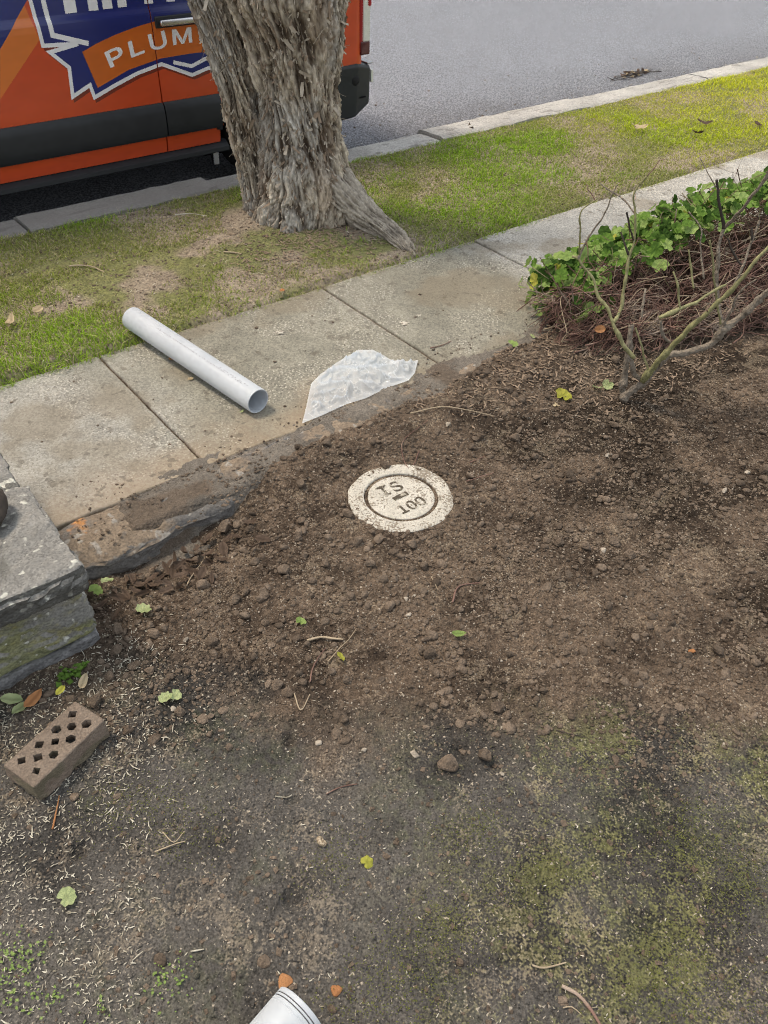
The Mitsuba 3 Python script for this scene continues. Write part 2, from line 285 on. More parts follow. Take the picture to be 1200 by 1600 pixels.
thin('m_leaf_yellow', leaf_green((0.33, 0.36, 0.06), (0.55, 0.52, 0.12)), 0.8, 0.5)
thin('m_leaf_pale', leaf_green((0.34, 0.42, 0.20), (0.52, 0.58, 0.32)), 0.7, 0.5)
thin('m_leaf_tan', leaf_green((0.40, 0.32, 0.20), (0.58, 0.48, 0.32)), 0.4, 0.6)
thin('m_leaf_orange', leaf_green((0.38, 0.17, 0.075), (0.52, 0.27, 0.13)), 0.4, 0.6)
thin('m_leaf_brown', leaf_green((0.050, 0.036, 0.028), (0.165, 0.122, 0.095)), 0.25, 0.6)
scene['m_pipe'] = {'type': 'twosided', 'bsdf': {'type': 'principled', 'base_color': proc(lambda p, n, uv: mix((0.43, 0.468, 0.51), (0.51, 0.545, 0.585), fbm(p.x * 9, p.y * 9, p.z * 9, 3)) * (0.96 + 0.08 * noise(p.x * 60, p.y * 60, p.z * 60))), 'roughness': 0.38, 'specular': 0.5}}
scene['m_pipe_print'] = {'type': 'twosided', 'bsdf': {'type': 'principled', 'base_color': rgb(0.36, 0.38, 0.42), 'roughness': 0.6}}
scene['m_ring_dark'] = {'type': 'twosided', 'bsdf': {'type': 'principled', 'base_color': rgb(0.07, 0.07, 0.075), 'roughness': 0.6}}
def film_milk(p, n, uv):
    x, y = p.x + 0.05 * fbm(p.x * 6, p.y * 6, 3.0, 2), p.y + 0.05 * fbm(p.x * 6, p.y * 6, 8.0, 2)
    a, b = 1 - dr.abs(2 * fbm(x * 9 + y * 7, y * 12 - x * 4, 1.0, 2) - 1), 1 - dr.abs(2 * fbm(x * 21, y * 19 + x * 6, 4.0, 2) - 1)
    w = smoothstep(0.40, 0.60, fbm(x * 8 + 5, y * 8, 6.0, 2))
    return 0.42 + 0.34 * fbm(x * 7, y * 7, 2.0, 2) + 0.40 * w * smoothstep(0.965, 0.998, a) + 0.26 * (1 - w) * smoothstep(0.96, 0.998, b)      # whitened where it is creased
scene['m_film'] = {'type': 'blendbsdf', 'weight': proc(film_milk), 'clear': {'type': 'thindielectric', 'int_ior': 1.5},
                   'milky': {'type': 'principledthin', 'base_color': rgb(0.90, 0.95, 0.995), 'roughness': 0.10, 'diff_trans': 0.7, 'spec_trans': 0.0}}
def paint(name, c, rough=0.30, coat=0.6):
    scene[name] = {'type': 'twosided', 'bsdf': {'type': 'principled', 'base_color': proc(lambda p, n, uv: mi.Color3f(c) * (0.90 + 0.2 * fbm(p.x * 6, p.y * 6, p.z * 14, 4))), 'roughness': rough, 'specular': 0.5, 'clearcoat': coat, 'clearcoat_gloss': 0.93}}
paint('m_orange_paint', (0.50, 0.058, 0.012)); paint('m_orange_light', (0.58, 0.150, 0.022)); paint('m_orange_banner', (0.52, 0.115, 0.012))
paint('m_blue', (0.006, 0.015, 0.135)); paint('m_white_vinyl', (0.74, 0.75, 0.77))
scene['m_black_plastic'] = {'type': 'twosided', 'bsdf': {'type': 'principled', 'base_color': proc(lambda p, n, uv: mix((0.009, 0.011, 0.014), (0.020, 0.023, 0.027), fbm(p.x * 14, p.y * 14, p.z * 14, 4))), 'roughness': 0.5, 'specular': 0.45}}
matte('m_rubber', (0.016, 0.016, 0.017), 0.8, 0.3); matte('m_dark', (0.006, 0.006, 0.007), 0.9, 0.1)
scene['m_chrome'] = {'type': 'twosided', 'bsdf': {'type': 'roughconductor', 'alpha': 0.12, 'specular_reflectance': rgb(0.72, 0.72, 0.74)}}
scene['m_steel'] = {'type': 'twosided', 'bsdf': {'type': 'roughconductor', 'alpha': 0.3, 'specular_reflectance': rgb(0.45, 0.45, 0.46)}}
scene['m_lamp_red'] = {'type': 'twosided', 'bsdf': {'type': 'principled', 'base_color': rgb(0.33, 0.012, 0.016), 'roughness': 0.12, 'clearcoat': 1.0}}
scene['m_lamp_dark'] = {'type': 'twosided', 'bsdf': {'type': 'principled', 'base_color': rgb(0.07, 0.008, 0.010), 'roughness': 0.12, 'clearcoat': 1.0}}
scene['m_lamp_white'] = {'type': 'twosided', 'bsdf': {'type': 'principled', 'base_color': rgb(0.66, 0.66, 0.60), 'roughness': 0.25, 'clearcoat': 1.0}}

# ---------------------------------------------------------------- the setting
WALL_X, WALL_Y0, WALL_Y1 = 0.385, 1.722, 2.60
DISC = np.array([1.497, 1.722])
DENTS = [(*(0.413, 0.773), 0.026, 0.016), (*(0.372, 0.696), 0.030, 0.016), (*(0.638, 1.128), 0.018, 0.022), (*(0.983, 0.830), 0.030, 0.02), (*(1.019, 0.746), 0.022, 0.014), (*(0.547, 0.981), 0.020, 0.016), (*(0.074, 1.172), 0.022, 0.022), (*(0.454, 0.671), 0.02, 0.012), (*(0.223, 0.918), 0.03, 0.012), (*(1.012, 0.246), 0.03, 0.012), (*(0.649, 0.640), 0.03, 0.01)]
def soil_z(x, y, fine=True):
    """height of the garden soil"""
    x, y = np.asarray(x, float), np.asarray(y, float)
    fwd = 0.636 * x + 0.771 * y
    dug = sstep(1.15, 1.55, fwd + 0.6 * (fb2(x * 2.1, y * 2.1) - 0.5))
    z = -0.012 + 0.045 * (fb2(x * 1.2, y * 1.2, 3, 2) - 0.5) + 0.022 * (fb2(x * 5, y * 5, 3, 4) - 0.5)
    z = z - 0.062 * np.exp(-((x - 0.72) / 0.34) ** 2 - ((y - 1.96) / 0.17) ** 2)          # the hollow beside the wall's end
    k = sstep(1.80, 2.04, y)
    spill = sstep(0.88, 1.40, x + 0.25 * (fb2(x * 7, y * 7, 3, 8) - 0.5))                 # soil thrown over the edging stones
    z = z + k * (-0.046 * (1 - spill) + spill * (0.022 - z))
    edge = 2.17 + 0.075 * sstep(2.05, 2.55, x) + 0.10 * (fb2(x * 6 + 3, y * 2, 4, 9) - 0.5)
    z = np.where(y > 2.03, z - sstep(edge - 0.03, edge + 0.045, y) * 0.05 * spill, z)
    r = np.hypot(x - DISC[0], y - DISC[1])
    rim = 0.0005 + 0.034 * (fb2(x * 11, y * 11, 3, 15) - 0.52)                                            # soil laps over the cover's rim here and there
    z = z + (1 - sstep(0.20, 0.32, r)) * (np.where(r < 0.15, -0.02, rim) - z)
    if fine:
        rough = 0.30 + 0.70 * dug
        a = fb2(x * 22, y * 22, 3, 11); b = fb2(x * 62, y * 62, 3, 12)
        z = z + rough * (0.030 * (a - 0.5) + 0.018 * (b - 0.5)) * sstep(0.165, 0.205, r)
        for dx_, dy_, rx, dep in DENTS:                                                                     # small holes and heel marks
            q = np.hypot(x - dx_, y - dy_) / rx + 0.5 * (fb2(x * 30, y * 30, 2, 14) - 0.5); z = z - dep * np.exp(-q ** 4)
    return z
xs = np.concatenate([np.arange(-0.75, 2.3, 0.0065), 2.3 + np.cumsum(np.linspace(0.0065, 0.03, 190))])
ys = np.concatenate([np.arange(-0.55, 2.285, 0.0065)])
sg = sheet(xs, ys, soil_z); fc = sg.vertices[sg.faces[:, 0]]          # only as far as one sees, with room to step aside
side = 0.771 * fc[:, 0] - 0.636 * fc[:, 1]; fwd_ = 0.636 * fc[:, 0] + 0.771 * fc[:, 1]
sg.update_faces((np.abs(side) < 0.75 + 0.48 * fwd_) & (fwd_ > 0.12)); sg.remove_unreferenced_vertices()
far = sheet(np.arange(-3.5, 9.0, 0.04), np.append(np.arange(-3.5, 2.22, 0.04), 2.26), lambda x, y: soil_z(x, y, False) - 0.012 - 0.03 * ((x > 0.2) & (y > 1.9)))
fc = far.vertices[far.faces[:, 0]]; side = 0.771 * fc[:, 0] - 0.636 * fc[:, 1]; fwd_ = 0.636 * fc[:, 0] + 0.771 * fc[:, 1]
far.update_faces(~((np.abs(side) < 0.66 + 0.48 * fwd_) & (fwd_ > 0.2) & (fc[:, 0] > -0.68) & (fc[:, 1] > -0.48))); far.remove_unreferenced_vertices()
sg = mesh_of(np.vstack([sg.vertices, far.vertices]), np.vstack([sg.faces, far.faces + len(sg.vertices)]))
obj('garden_soil', sg, 'm_soil', smooth=True, kind='structure')

obj('ground', sheet(np.linspace(-90, 90, 7), np.linspace(-90, 90, 7), -0.42), 'm_turf', kind='structure')
ROAD_Z = -0.15
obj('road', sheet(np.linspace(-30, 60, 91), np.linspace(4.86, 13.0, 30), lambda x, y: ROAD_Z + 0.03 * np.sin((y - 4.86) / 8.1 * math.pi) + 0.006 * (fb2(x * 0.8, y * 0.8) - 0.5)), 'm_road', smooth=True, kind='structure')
def strip_z(x, y):
    """the turf between footpath and kerb: a little proud of both, worn hollow near the tree"""
    x, y = np.asarray(x, float), np.asarray(y, float)
    e = sstep(3.245, 3.285, y + 0.05 * (fb2(x * 7, y * 2, 3, 23) - 0.5)) * sstep(4.70, 4.60, y)
    z = -0.016 + (0.030 + 0.014 * sstep(1.6, 0.8, x)) * e + 0.035 * (fb2(x * 2.2, y * 2.2, 3, 21) - 0.5) * e + 0.012 * (fb2(x * 16, y * 16, 3, 22) - 0.5)
    z = z + 0.05 * np.exp(-((x - 2.55) / 0.5) ** 2 - ((y - 4.05) / 0.42) ** 2)
    return z
obj('nature_strip', sheet(np.concatenate([np.arange(-1.5, 4.6, 0.016), np.arange(4.6, 15, 0.05)]), np.arange(3.21, 4.705, 0.016), strip_z), 'm_turf', smooth=True, kind='structure')

# footpath: concrete slabs with open joints
tag('footpath', kind='structure')
JX = [-2.35, -1.22, -0.10, 1.035, 2.216, 3.246, 4.395, 5.51, 6.65, 7.8, 8.95, 10.1, 11.3]
for i, (a, b) in enumerate(zip(JX[:-1], JX[1:])):
    near = 0.0 < b and a < 5.6
    g = 0.0045
    m = rbox((a + g, 2.285, -0.11), (b - g, 3.245, 0.0), 0.009, 0.035 if near else 0.2)
    v = m.vertices.copy(); top = sstep(-0.03, -0.004, v[:, 2])
    tilt = np.random.default_rng(50 + i).uniform(-1, 1, 3)
    v[:, 2] += top * (0.006 * (fb2(v[:, 0] * 9, v[:, 1] * 9, 3, 30) - 0.5) + 0.003 * tilt[0] * (v[:, 0] - a) + 0.002 * tilt[1])
    lip = np.minimum(np.abs(v[:, 1] - 2.285), np.abs(v[:, 1] - 3.245)) < 0.02
    v[:, 1] += lip * 0.022 * (fb2(v[:, 0] * 12, v[:, 2] * 3, 4, 31) - 0.5)
    lipx = np.minimum(np.abs(v[:, 0] - a), np.abs(v[:, 0] - b)) < 0.02
    v[:, 0] += lipx * 0.008 * (fb2(v[:, 1] * 20, v[:, 2] * 3, 4, 33) - 0.5)
    m.vertices = v
    obj('slab', m, 'm_slab', 'footpath', smooth=40)
obj('joint_dirt', sheet(np.linspace(-2.4, 11.3, 400), np.linspace(2.285, 3.245, 40), lambda x, y: -0.0115 + 0.010 * (fb2(x * 30, y * 30, 3, 35) - 0.5)), 'm_soil', 'footpath', smooth=True, kind='stuff')

# kerb: cast lengths, rough top falling to the road
tag('kerb', kind='structure')
KX = [-4.4, -3.0, -1.65, -0.25, (1.266, 4.860)[0], 2.45, (4.259, 4.807)[0], (5.852, 4.875)[0], (7.461, 4.811)[0], 9.9, 11.8, 13.7, 15.6, 17.5]
for i, (a, b) in enumerate(zip(KX[:-1], KX[1:])):
    prof = Polygon([(4.665, -0.40), (4.665, 0.0), (4.70, 0.012), (4.90, 0.004), (4.945, -0.012), (4.965, -0.05), (4.985, -0.40)])
    m = trimesh.creation.extrude_polygon(prof, b - a - 0.016, engine='earcut')
    w = m3.Manifold(m3.Mesh(np.asarray(m.vertices, np.float32), np.asarray(m.faces, np.uint32))).refine_to_length(0.05).to_mesh()
    p = np.asarray(w.vert_properties[:, :3], float)
    v = np.stack([p[:, 2] + a + 0.008, p[:, 0], p[:, 1]], -1)
    amp = 0.02 if 2 < b and a < 9 else 0.012
    nn = nfbm(v * 9, 4, 40) - 0.5
    v[:, 2] += np.where(v[:, 2] > -0.1, 0.9 * amp * nn, 0); v[:, 1] += amp * (nfbm(v * 6, 4, 41) - 0.5)
    v[:, 2] += 0.012 * np.random.default_rng(60 + i).uniform(-1, 1)
    v[:, 1] += 0.006 * np.random.default_rng(70 + i).uniform(-1, 1)
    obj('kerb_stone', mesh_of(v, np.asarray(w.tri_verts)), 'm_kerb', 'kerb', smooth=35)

# rough bluestone edging between bed and footpath
tag('bed_edging', kind='structure')
for i, (a, b, y0, y1, dz) in enumerate([(0.44, 1.03, 2.062, 2.290, -0.010), (1.058, 1.86, 2.075, 2.280, 0.002), (1.88, 2.34, 2.05, 2.27, -0.003), (2.37, 3.05, 2.10, 2.272, 0.003), (3.06, 3.9, 2.08, 2.272, 0.0), (3.91, 4.7, 2.08, 2.272, 0.0), (-0.6, 0.43, 2.04, 2.272, -0.02)]):
    m = rbox((a, y0, -0.17), (b, y1, 0.004 + dz), 0.024, 0.013)
    v = m.vertices.copy(); nn = m.vertex_normals.copy()
    v[:, 1] += sstep(2.22, 2.03, v[:, 1]) * 0.10 * (fb2(v[:, 0] * 3.6 + 3 * i, v[:, 2] * 1.5, 3, 92) - 0.38)          # split front
    v[:, 1] += sstep(2.20, 2.27, v[:, 1]) * 0.06 * (fb2(v[:, 0] * 5 + i, v[:, 2], 3, 95) - 0.5)
    e = np.minimum(np.abs(v[:, 0] - a), np.abs(v[:, 0] - b)); v[:, 0] += sstep(0.12, 0.0, e) * 0.09 * (fb2(v[:, 1] * 6, v[:, 2] * 6 + 4 * i, 3, 94) - 0.5)
    lay_ = np.floor(5 * nfbm(v * np.array([7, 9, 26]) + i, 3, 96)) / 5                                                  # flaking layers
    v += nn * (0.030 * (lay_ - 0.45) + 0.018 * (nfbm(v * 22, 4, 90 + i) - 0.5))[:, None]
    top = sstep(-0.05, -0.01, v[:, 2]); v[:, 2] -= top * (0.034 * sstep(2.15, 2.02, v[:, 1]) * (0.3 + 1.4 * fb2(v[:, 0] * 6, v[:, 1] * 6, 3, 97)) )
    v[:, 2] = np.minimum(v[:, 2], 0.016)
    m.vertices = v
    obj('edging_stone', m, 'm_bluestone', 'bed_edging', smooth=32)
# soil trodden over stones and slab edge
def spill_z(x, y):
    k = sstep(0.46, 0.72, x) * sstep(2.47, 2.32, y + 0.10 * (fb2(x * 4, y * 4, 4, 98) - 0.5)) * sstep(2.055, 2.13, y + 0.06 * (fb2(x * 8, y * 3, 3, 96) - 0.5) + 0.05 * sstep(1.2, 1.5, x))
    return -0.10 + 0.10 * k + 0.040 * (fb2(x * 7.5, y * 9, 4, 99) - 0.43 - 0.10 * sstep(2.2, 2.4, y)) * k + 0.012 * (fb2(x * 60, y * 60, 3, 97) - 0.5)
obj('soil_spill', sheet(np.arange(0.46, 3.0, 0.008), np.arange(1.99, 2.42, 0.008), spill_z), 'm_dust', 'bed_edging', smooth=True, kind='stuff')

# ---------------------------------------------------------------- low stone wall on the left
wall = thing('garden_wall', 'low grey stone garden wall with mossy face and lichen spotted cap', 'wall')
def wall_stone(lo, hi, seed, amp=0.016, step=0.012):
    m = rbox(lo, hi, 0.016, step, amp, 7, seed)
    v = m.vertices.copy(); nn = m.vertex_normals.copy(); side = 1 - sstep(0.5, 0.9, np.abs(nn[:, 2]))
    lay_ = np.floor(5 * nfbm(v * np.array([5, 9, 24]) + seed, 3, seed + 5)) / 5
    v += nn * (side * 0.034 * (lay_ - 0.32) + 0.016 * (nfbm(v * 20, 4, seed + 6) - 0.5) + 0.010 * (nfbm(v * 4, 3, seed + 8) - 0.5))[:, None]
    m.vertices = v; return m
obj('cap_stone', wall_stone((-0.62, 1.712, 0.228), (0.385, 2.13, 0.322), 101), 'm_cap', wall, smooth=28)
obj('cap_stone', wall_stone((-0.62, 2.14, 0.21), (0.372, 2.62, 0.312), 102), 'm_cap', wall, smooth=28)
obj('wall_stone', wall_stone((-0.02, 1.758, 0.012), (0.380, 2.10, 0.212), 103, 0.02), 'm_wall', wall, smooth=28)
obj('wall_stone', wall_stone((-0.62, 1.764, 0.012), (-0.045, 2.10, 0.212), 104, 0.02), 'm_wall', wall, smooth=28)
obj('wall_stone', wall_stone((-0.62, 2.11, -0.05), (0.37, 2.60, 0.205), 105, 0.02, 0.03), 'm_wall', wall, smooth=28)
obj('mortar_footing', rbox((-0.64, 1.738, -0.08), (0.390, 2.10, 0.022), 0.010, 0.010, 0.018, 18, 106), 'm_mortar', wall, smooth=30)
m = blob(5, 3, 0.14, (1, 1, 0.7)); m.vertices = m.vertices * 0.095 + [*(0.218, 2.045), 0.368]
obj('cobble', m, 'm_cane_dark', smooth=True, label='dark rounded cobble resting on the wall cap', cat='stone')

# ---------------------------------------------------------------- concrete inspection cover in the soil
cover = thing('inspection_cover', 'round pale concrete inspection cover set flush in the brown soil', 'inspection cover')
def ring(r0, r1, z0, z1, n=120, wob=0.0, seed=0):
    """a flat ring or disc with a rounded shoulder"""
    th = np.arange(n) * 2 * math.pi / n
    w = 1 + wob * (nfbm(np.stack([np.cos(th) * 2.2, np.sin(th) * 2.2, th * 0], -1), 4, seed) - 0.5)
    prof = ([(r0, z0), (r0, z1 - 0.003), (r0 + 0.003, z1)] if r0 > 0 else [(0.0001, z1)]) + [((r0 + r1) / 2, z1), (r1 - 0.006, z1), (r1 - 0.001, z1 - 0.004), (r1, z0)]
    V = np.array([np.stack([DISC[0] + r * np.cos(th) * (w if r > (r0 + r1) / 2 + 1e-6 else 1), DISC[1] + r * np.sin(th) * (w if r > (r0 + r1) / 2 + 1e-6 else 1), np.full(n, z)], -1) for r, z in prof])
    k = len(prof); i, j = np.meshgrid(np.arange(k - 1), np.arange(n), indexing='ij'); j2 = (j + 1) % n
    q = np.stack([i * n + j, i * n + j2, (i + 1) * n + j2, (i + 1) * n + j], -1).reshape(-1, 4)[:, ::-1]
    return mesh_of(V.reshape(-1, 3), np.vstack([q[:, [0, 1, 2]], q[:, [0, 2, 3]]]))
obj('surround', ring(0.132, 0.190, -0.05, 0.008, wob=0.12, seed=3), 'm_disc', cover, smooth=40)
obj('lid', ring(0, 0.1195, -0.03, 0.007, wob=0.01, seed=4), 'm_disc', cover, smooth=40)
obj('groove_dirt', ring(0.116, 0.136, -0.03, 0.0005), 'm_soil', cover, smooth=40)
def lay_text(txt, h, cx, cy, ang):
    m = text_mesh(txt, h, 0.0022, True); m.vertices[:, :2] -= m.bounds.mean(0)[:2]
    c, s = math.cos(ang), math.sin(ang); v = m.vertices.copy()
    return mesh_of(np.stack([DISC[0] + cx + v[:, 0] * c - v[:, 1] * s, DISC[1] + cy + v[:, 0] * s + v[:, 1] * c, 0.0062 + v[:, 2]], -1), m.faces)
serif = np.array([[-0.056, 0.083, 0.0062], [-0.008, 0.078, 0.0062], [-0.007, 0.088, 0.0062], [-0.055, 0.093, 0.0062]])
bar = rbox((DISC[0] - 0.033, DISC[1] - 0.008, 0.0), (DISC[0] + 0.030, DISC[1] + 0.013, 0.0088), 0.002, 0)
obj('raised_lettering', cat_mesh([lay_text('I', 0.050, -0.030, 0.058, -0.10), rbox((DISC[0] - 0.050, DISC[1] + 0.081, 0.0), (DISC[0] - 0.006, DISC[1] + 0.090, 0.0086), 0.002, 0), lay_text('S', 0.052, 0.020, 0.054, -0.10)]), 'm_disc_dark', cover, label='letters IS on the lid')
obj('marker_bar', bar, 'm_disc_dark', cover)
obj('raised_number', lay_text('100', 0.044, 0.0, -0.058, -0.04), 'm_disc_dark', cover, label='number 100 on the lid')

# ---------------------------------------------------------------- pipes
def pipe_mesh(a, b, r, wall_t, n=72, prof=None):
    a, b = np.asarray(a, float), np.asarray(b, float); L = np.linalg.norm(b - a); d = (b - a) / L
    u = np.cross(d, [0, 0, 1]); u /= np.linalg.norm(u); w = np.cross(u, d)
    prof = prof or [(r - wall_t, 0.0), (r - wall_t + 0.0008, -0.0008), (r - 0.001, -0.0008), (r, 0.0005), (r, L / 2), (r, L - 0.0005), (r - 0.001, L), (r - wall_t, L), (r - wall_t, L / 2), (r - wall_t, 0.0)]
    th = np.arange(n) * 2 * math.pi / n; V = np.array([a + d * s + q * (np.cos(th)[:, None] * u + np.sin(th)[:, None] * w) for q, s in prof])
    k = len(prof); i, j = np.meshgrid(np.arange(k - 1), np.arange(n), indexing='ij'); j2 = (j + 1) % n
    q = np.stack([i * n + j, i * n + j2, (i + 1) * n + j2, (i + 1) * n + j], -1).reshape(-1, 4)[:, ::-1]
    return mesh_of(V.reshape(-1, 3), np.vstack([q[:, [0, 1, 2]], q[:, [0, 2, 3]]])), (a, d, u, w, L)
pa, pb = (1.369, 2.469), (1.251, 3.340)
R1 = 0.052
pm, (p0, pd, pu, pw, pL) = pipe_mesh((*pa, R1 + 0.003), (*pb, R1 + 0.022), R1, 0.0042)
pipe = thing('drain_pipe', 'long pale grey plastic drain pipe lying across footpath and grass', 'pipe')
obj('tube', pm, 'm_pipe', pipe, smooth=35)
pr = np.random.default_rng(4); dashes = []
for row, (phi, s0, s1) in enumerate([(1.30, 0.08, 0.66), (1.43, 0.05, 0.24)]):
    s = s0
    while s < s1:
        w = pr.uniform(0.004, 0.010); q = []
        for ds in (0, w):
            for dp in (-0.045, 0.045):
                ph = phi + dp; q.append(p0 + pd * (s + ds) + (R1 + 0.0007) * (math.cos(ph) * pu * -1 + math.sin(ph) * pw))
        dashes.append(mesh_of(q, [[0, 1, 3], [0, 3, 2]])); s += w + (pr.uniform(0.002, 0.004) if pr.random() < 0.75 else pr.uniform(0.008, 0.02))
obj('printed_line', cat_mesh(dashes), 'm_pipe_print', pipe, kind='stuff')
e0, e1 = (0.292, 0.547), (0.202, 0.527)
e1 = (e0[0] + (e1[0] - e0[0]) * 5, e0[1] + (e1[1] - e0[1]) * 5)
R2 = 0.060
ez = float(soil_z(*e0, fine=False)) + R2 + 0.004
prof2 = [(R2 - 0.005, 0.0), (R2 - 0.001, 0.0), (R2, 0.0012), (R2, 0.010), (R2 - 0.0015, 0.0105), (R2 - 0.0015, 0.0125), (R2, 0.013), (R2, 0.0165), (R2 - 0.0015, 0.017), (R2 - 0.0015, 0.019), (R2, 0.0195), (R2, 0.026), (R2 - 0.001, 0.0262), (R2 - 0.001, 0.0275), (R2, 0.028), (R2, 0.5), (R2 - 0.005, 0.5), (R2 - 0.005, 0.0)]
pm2, (q0, qd, qu, qw, qL) = pipe_mesh((*e0, ez), (*e1, ez + 0.002), R2, 0.005, prof=prof2)
pipe2 = thing('pipe_socket', 'white plastic pipe end with black ring lines lying on the dark soil', 'pipe')
obj('tube', pm2, 'm_pipe', pipe2, smooth=35)
for s in (0.0115, 0.018):
    rm, _ = pipe_mesh(q0 + qd * (s - 0.0009), q0 + qd * (s + 0.0009), R2 - 0.0008, 0.001)
    obj('ring_line', rm, 'm_ring_dark', pipe2)

# ---------------------------------------------------------------- crumpled plastic bag on the path
bag_out = Polygon([(1.462, 2.299), (1.535, 2.380), (1.654, 2.518), (1.724, 2.555), (1.840, 2.595), (1.983, 2.628), (2.037, 2.591), (2.045, 2.531), (2.049, 2.468), (2.085, 2.423), (2.145, 2.407), (2.066, 2.333), (2.004, 2.301), (1.889, 2.309), (1.772, 2.297), (1.683, 2.308), (1.554, 2.299)])
def bag_sheet(z0, seed, amp):
    (xa, ya, xb, yb) = bag_out.bounds; st = 0.0042
    gx, gy = np.arange(xa, xb, st), np.arange(ya, yb, st)
    X, Y = np.meshgrid(gx, gy, indexing='ij'); P = np.stack([X.ravel(), Y.ravel()], -1)
    inside = shapely.contains_xy(bag_out.buffer(0.004), P[:, 0], P[:, 1])
    f = grid_faces(len(gx), len(gy)); f = f[inside[f].all(1)]
    k = np.unique(f); idx = np.full(len(P), -1); idx[k] = np.arange(len(k)); P = P[k]; f = idx[f]
    b = shapely.distance(shapely.points(P), bag_out.exterior); 
    onb = b < st; near = shapely.get_coordinates(shapely.line_interpolate_point(bag_out.exterior, shapely.line_locate_point(bag_out.exterior, shapely.points(P))))
    P = np.where(onb[:, None], near, P)
    x, y = P[:, 0], P[:, 1]
    wx, wy = x + 0.05 * (fb2(x * 5, y * 5, 2, seed) - 0.5), y + 0.05 * (fb2(x * 5, y * 5, 2, seed + 1) - 0.5)
    r1 = 1 - np.abs(2 * fb2(wx * 11 + wy * 9, wy * 13 - wx * 4, 2, seed + 2) - 1); r2 = 1 - np.abs(2 * fb2(wx * 25, wy * 22, 2, seed + 3) - 1)
    z = z0 + sstep(0, 0.09, b) * amp * 0.55 + amp * (0.9 * (np.clip(r1, 0, 1) ** 7 - 0.2) + 0.55 * (np.clip(r2, 0, 1) ** 6 - 0.2) + 1.0 * (fb2(x * 8, y * 8, 2, seed + 7) - 0.5)) * sstep(0.0, 0.04, b)
    return mesh_of(np.stack([x, y, np.maximum(z, z0)], -1), f)
bag = thing('plastic_bag', 'crumpled clear plastic bag lying flat on the footpath', 'plastic bag')
obj('film', bag_sheet(0.008, 200, 0.033), 'm_film', bag, smooth=22)

# ---------------------------------------------------------------- brick with core holes
bk = thing('perforated_brick', 'brown perforated clay brick lying on the trodden soil', 'brick')
bc0, bc1, bc2 = np.array((0.216, 1.526)), np.array((0.266, 1.417)), np.array((0.050, 1.340))
bu = (bc1 - bc2) / np.linalg.norm(bc1 - bc2); bv = np.array([-bu[1], bu[0]])
BL, BW, BH = float(np.linalg.norm(bc1 - bc2)), 0.112, 0.074
body = m3.Manifold.batch_hull([m3.Manifold.sphere(0.006, 12).translate([x, y, z]) for x in (0.006, BL - 0.006) for y in (0.006, BW - 0.006) for z in (0.006, BH - 0.006)])
holes = []
jr = np.random.default_rng(12)
for row, yy in enumerate((0.030, 0.056, 0.082)):
    for c in range(4 if row != 1 else 3):
        xx = BL * ((c + 0.62) / 4.25 if row != 1 else (c + 1.13) / 4.25)
        holes.append(m3.Manifold.cylinder(0.12, *[jr.uniform(0.0125, 0.0155)] * 2, 6 if jr.random() < 0.3 else 4).rotate([0, 0, (17 * c + 29 * row) % 34 - 17]).translate([xx, yy, -0.02]))
body = (body - m3.Manifold.batch_boolean(holes, m3.OpType.Add)).refine_to_length(0.007).to_mesh()
v = np.asarray(body.vert_properties[:, :3], float); bm = mesh_of(v, np.asarray(body.tri_verts)); nrm = bm.vertex_normals
v = v + nrm * (0.0050 * (nfbm(v * 34, 4, 61) - 0.5) * 2 - 0.006 * sstep(0.56, 0.75, nfbm(v * 20, 3, 62)))[:, None]
bz = float(soil_z(*(bc2 + 0.1 * bu + 0.05 * bv), fine=False))
W = lambda v: np.stack([bc2[0] + v[:, 0] * bu[0] + v[:, 1] * bv[0], bc2[1] + v[:, 0] * bu[1] + v[:, 1] * bv[1], bz + v[:, 2] - 0.002 + 0.014 * v[:, 0]], -1)
obj('brick_body', mesh_of(W(v), np.asarray(body.tri_verts)), 'm_brick', bk, smooth=28)
hd = sheet(np.linspace(0.012, BL - 0.012, 30), np.linspace(0.012, BW - 0.012, 16), lambda x, y: 0.052 + 0.05 * (fb2(x * 45, y * 45, 3, 64) - 0.5))
obj('dirt_in_holes', mesh_of(W(hd.vertices), hd.faces), 'm_soil', bk, smooth=True, kind='stuff')

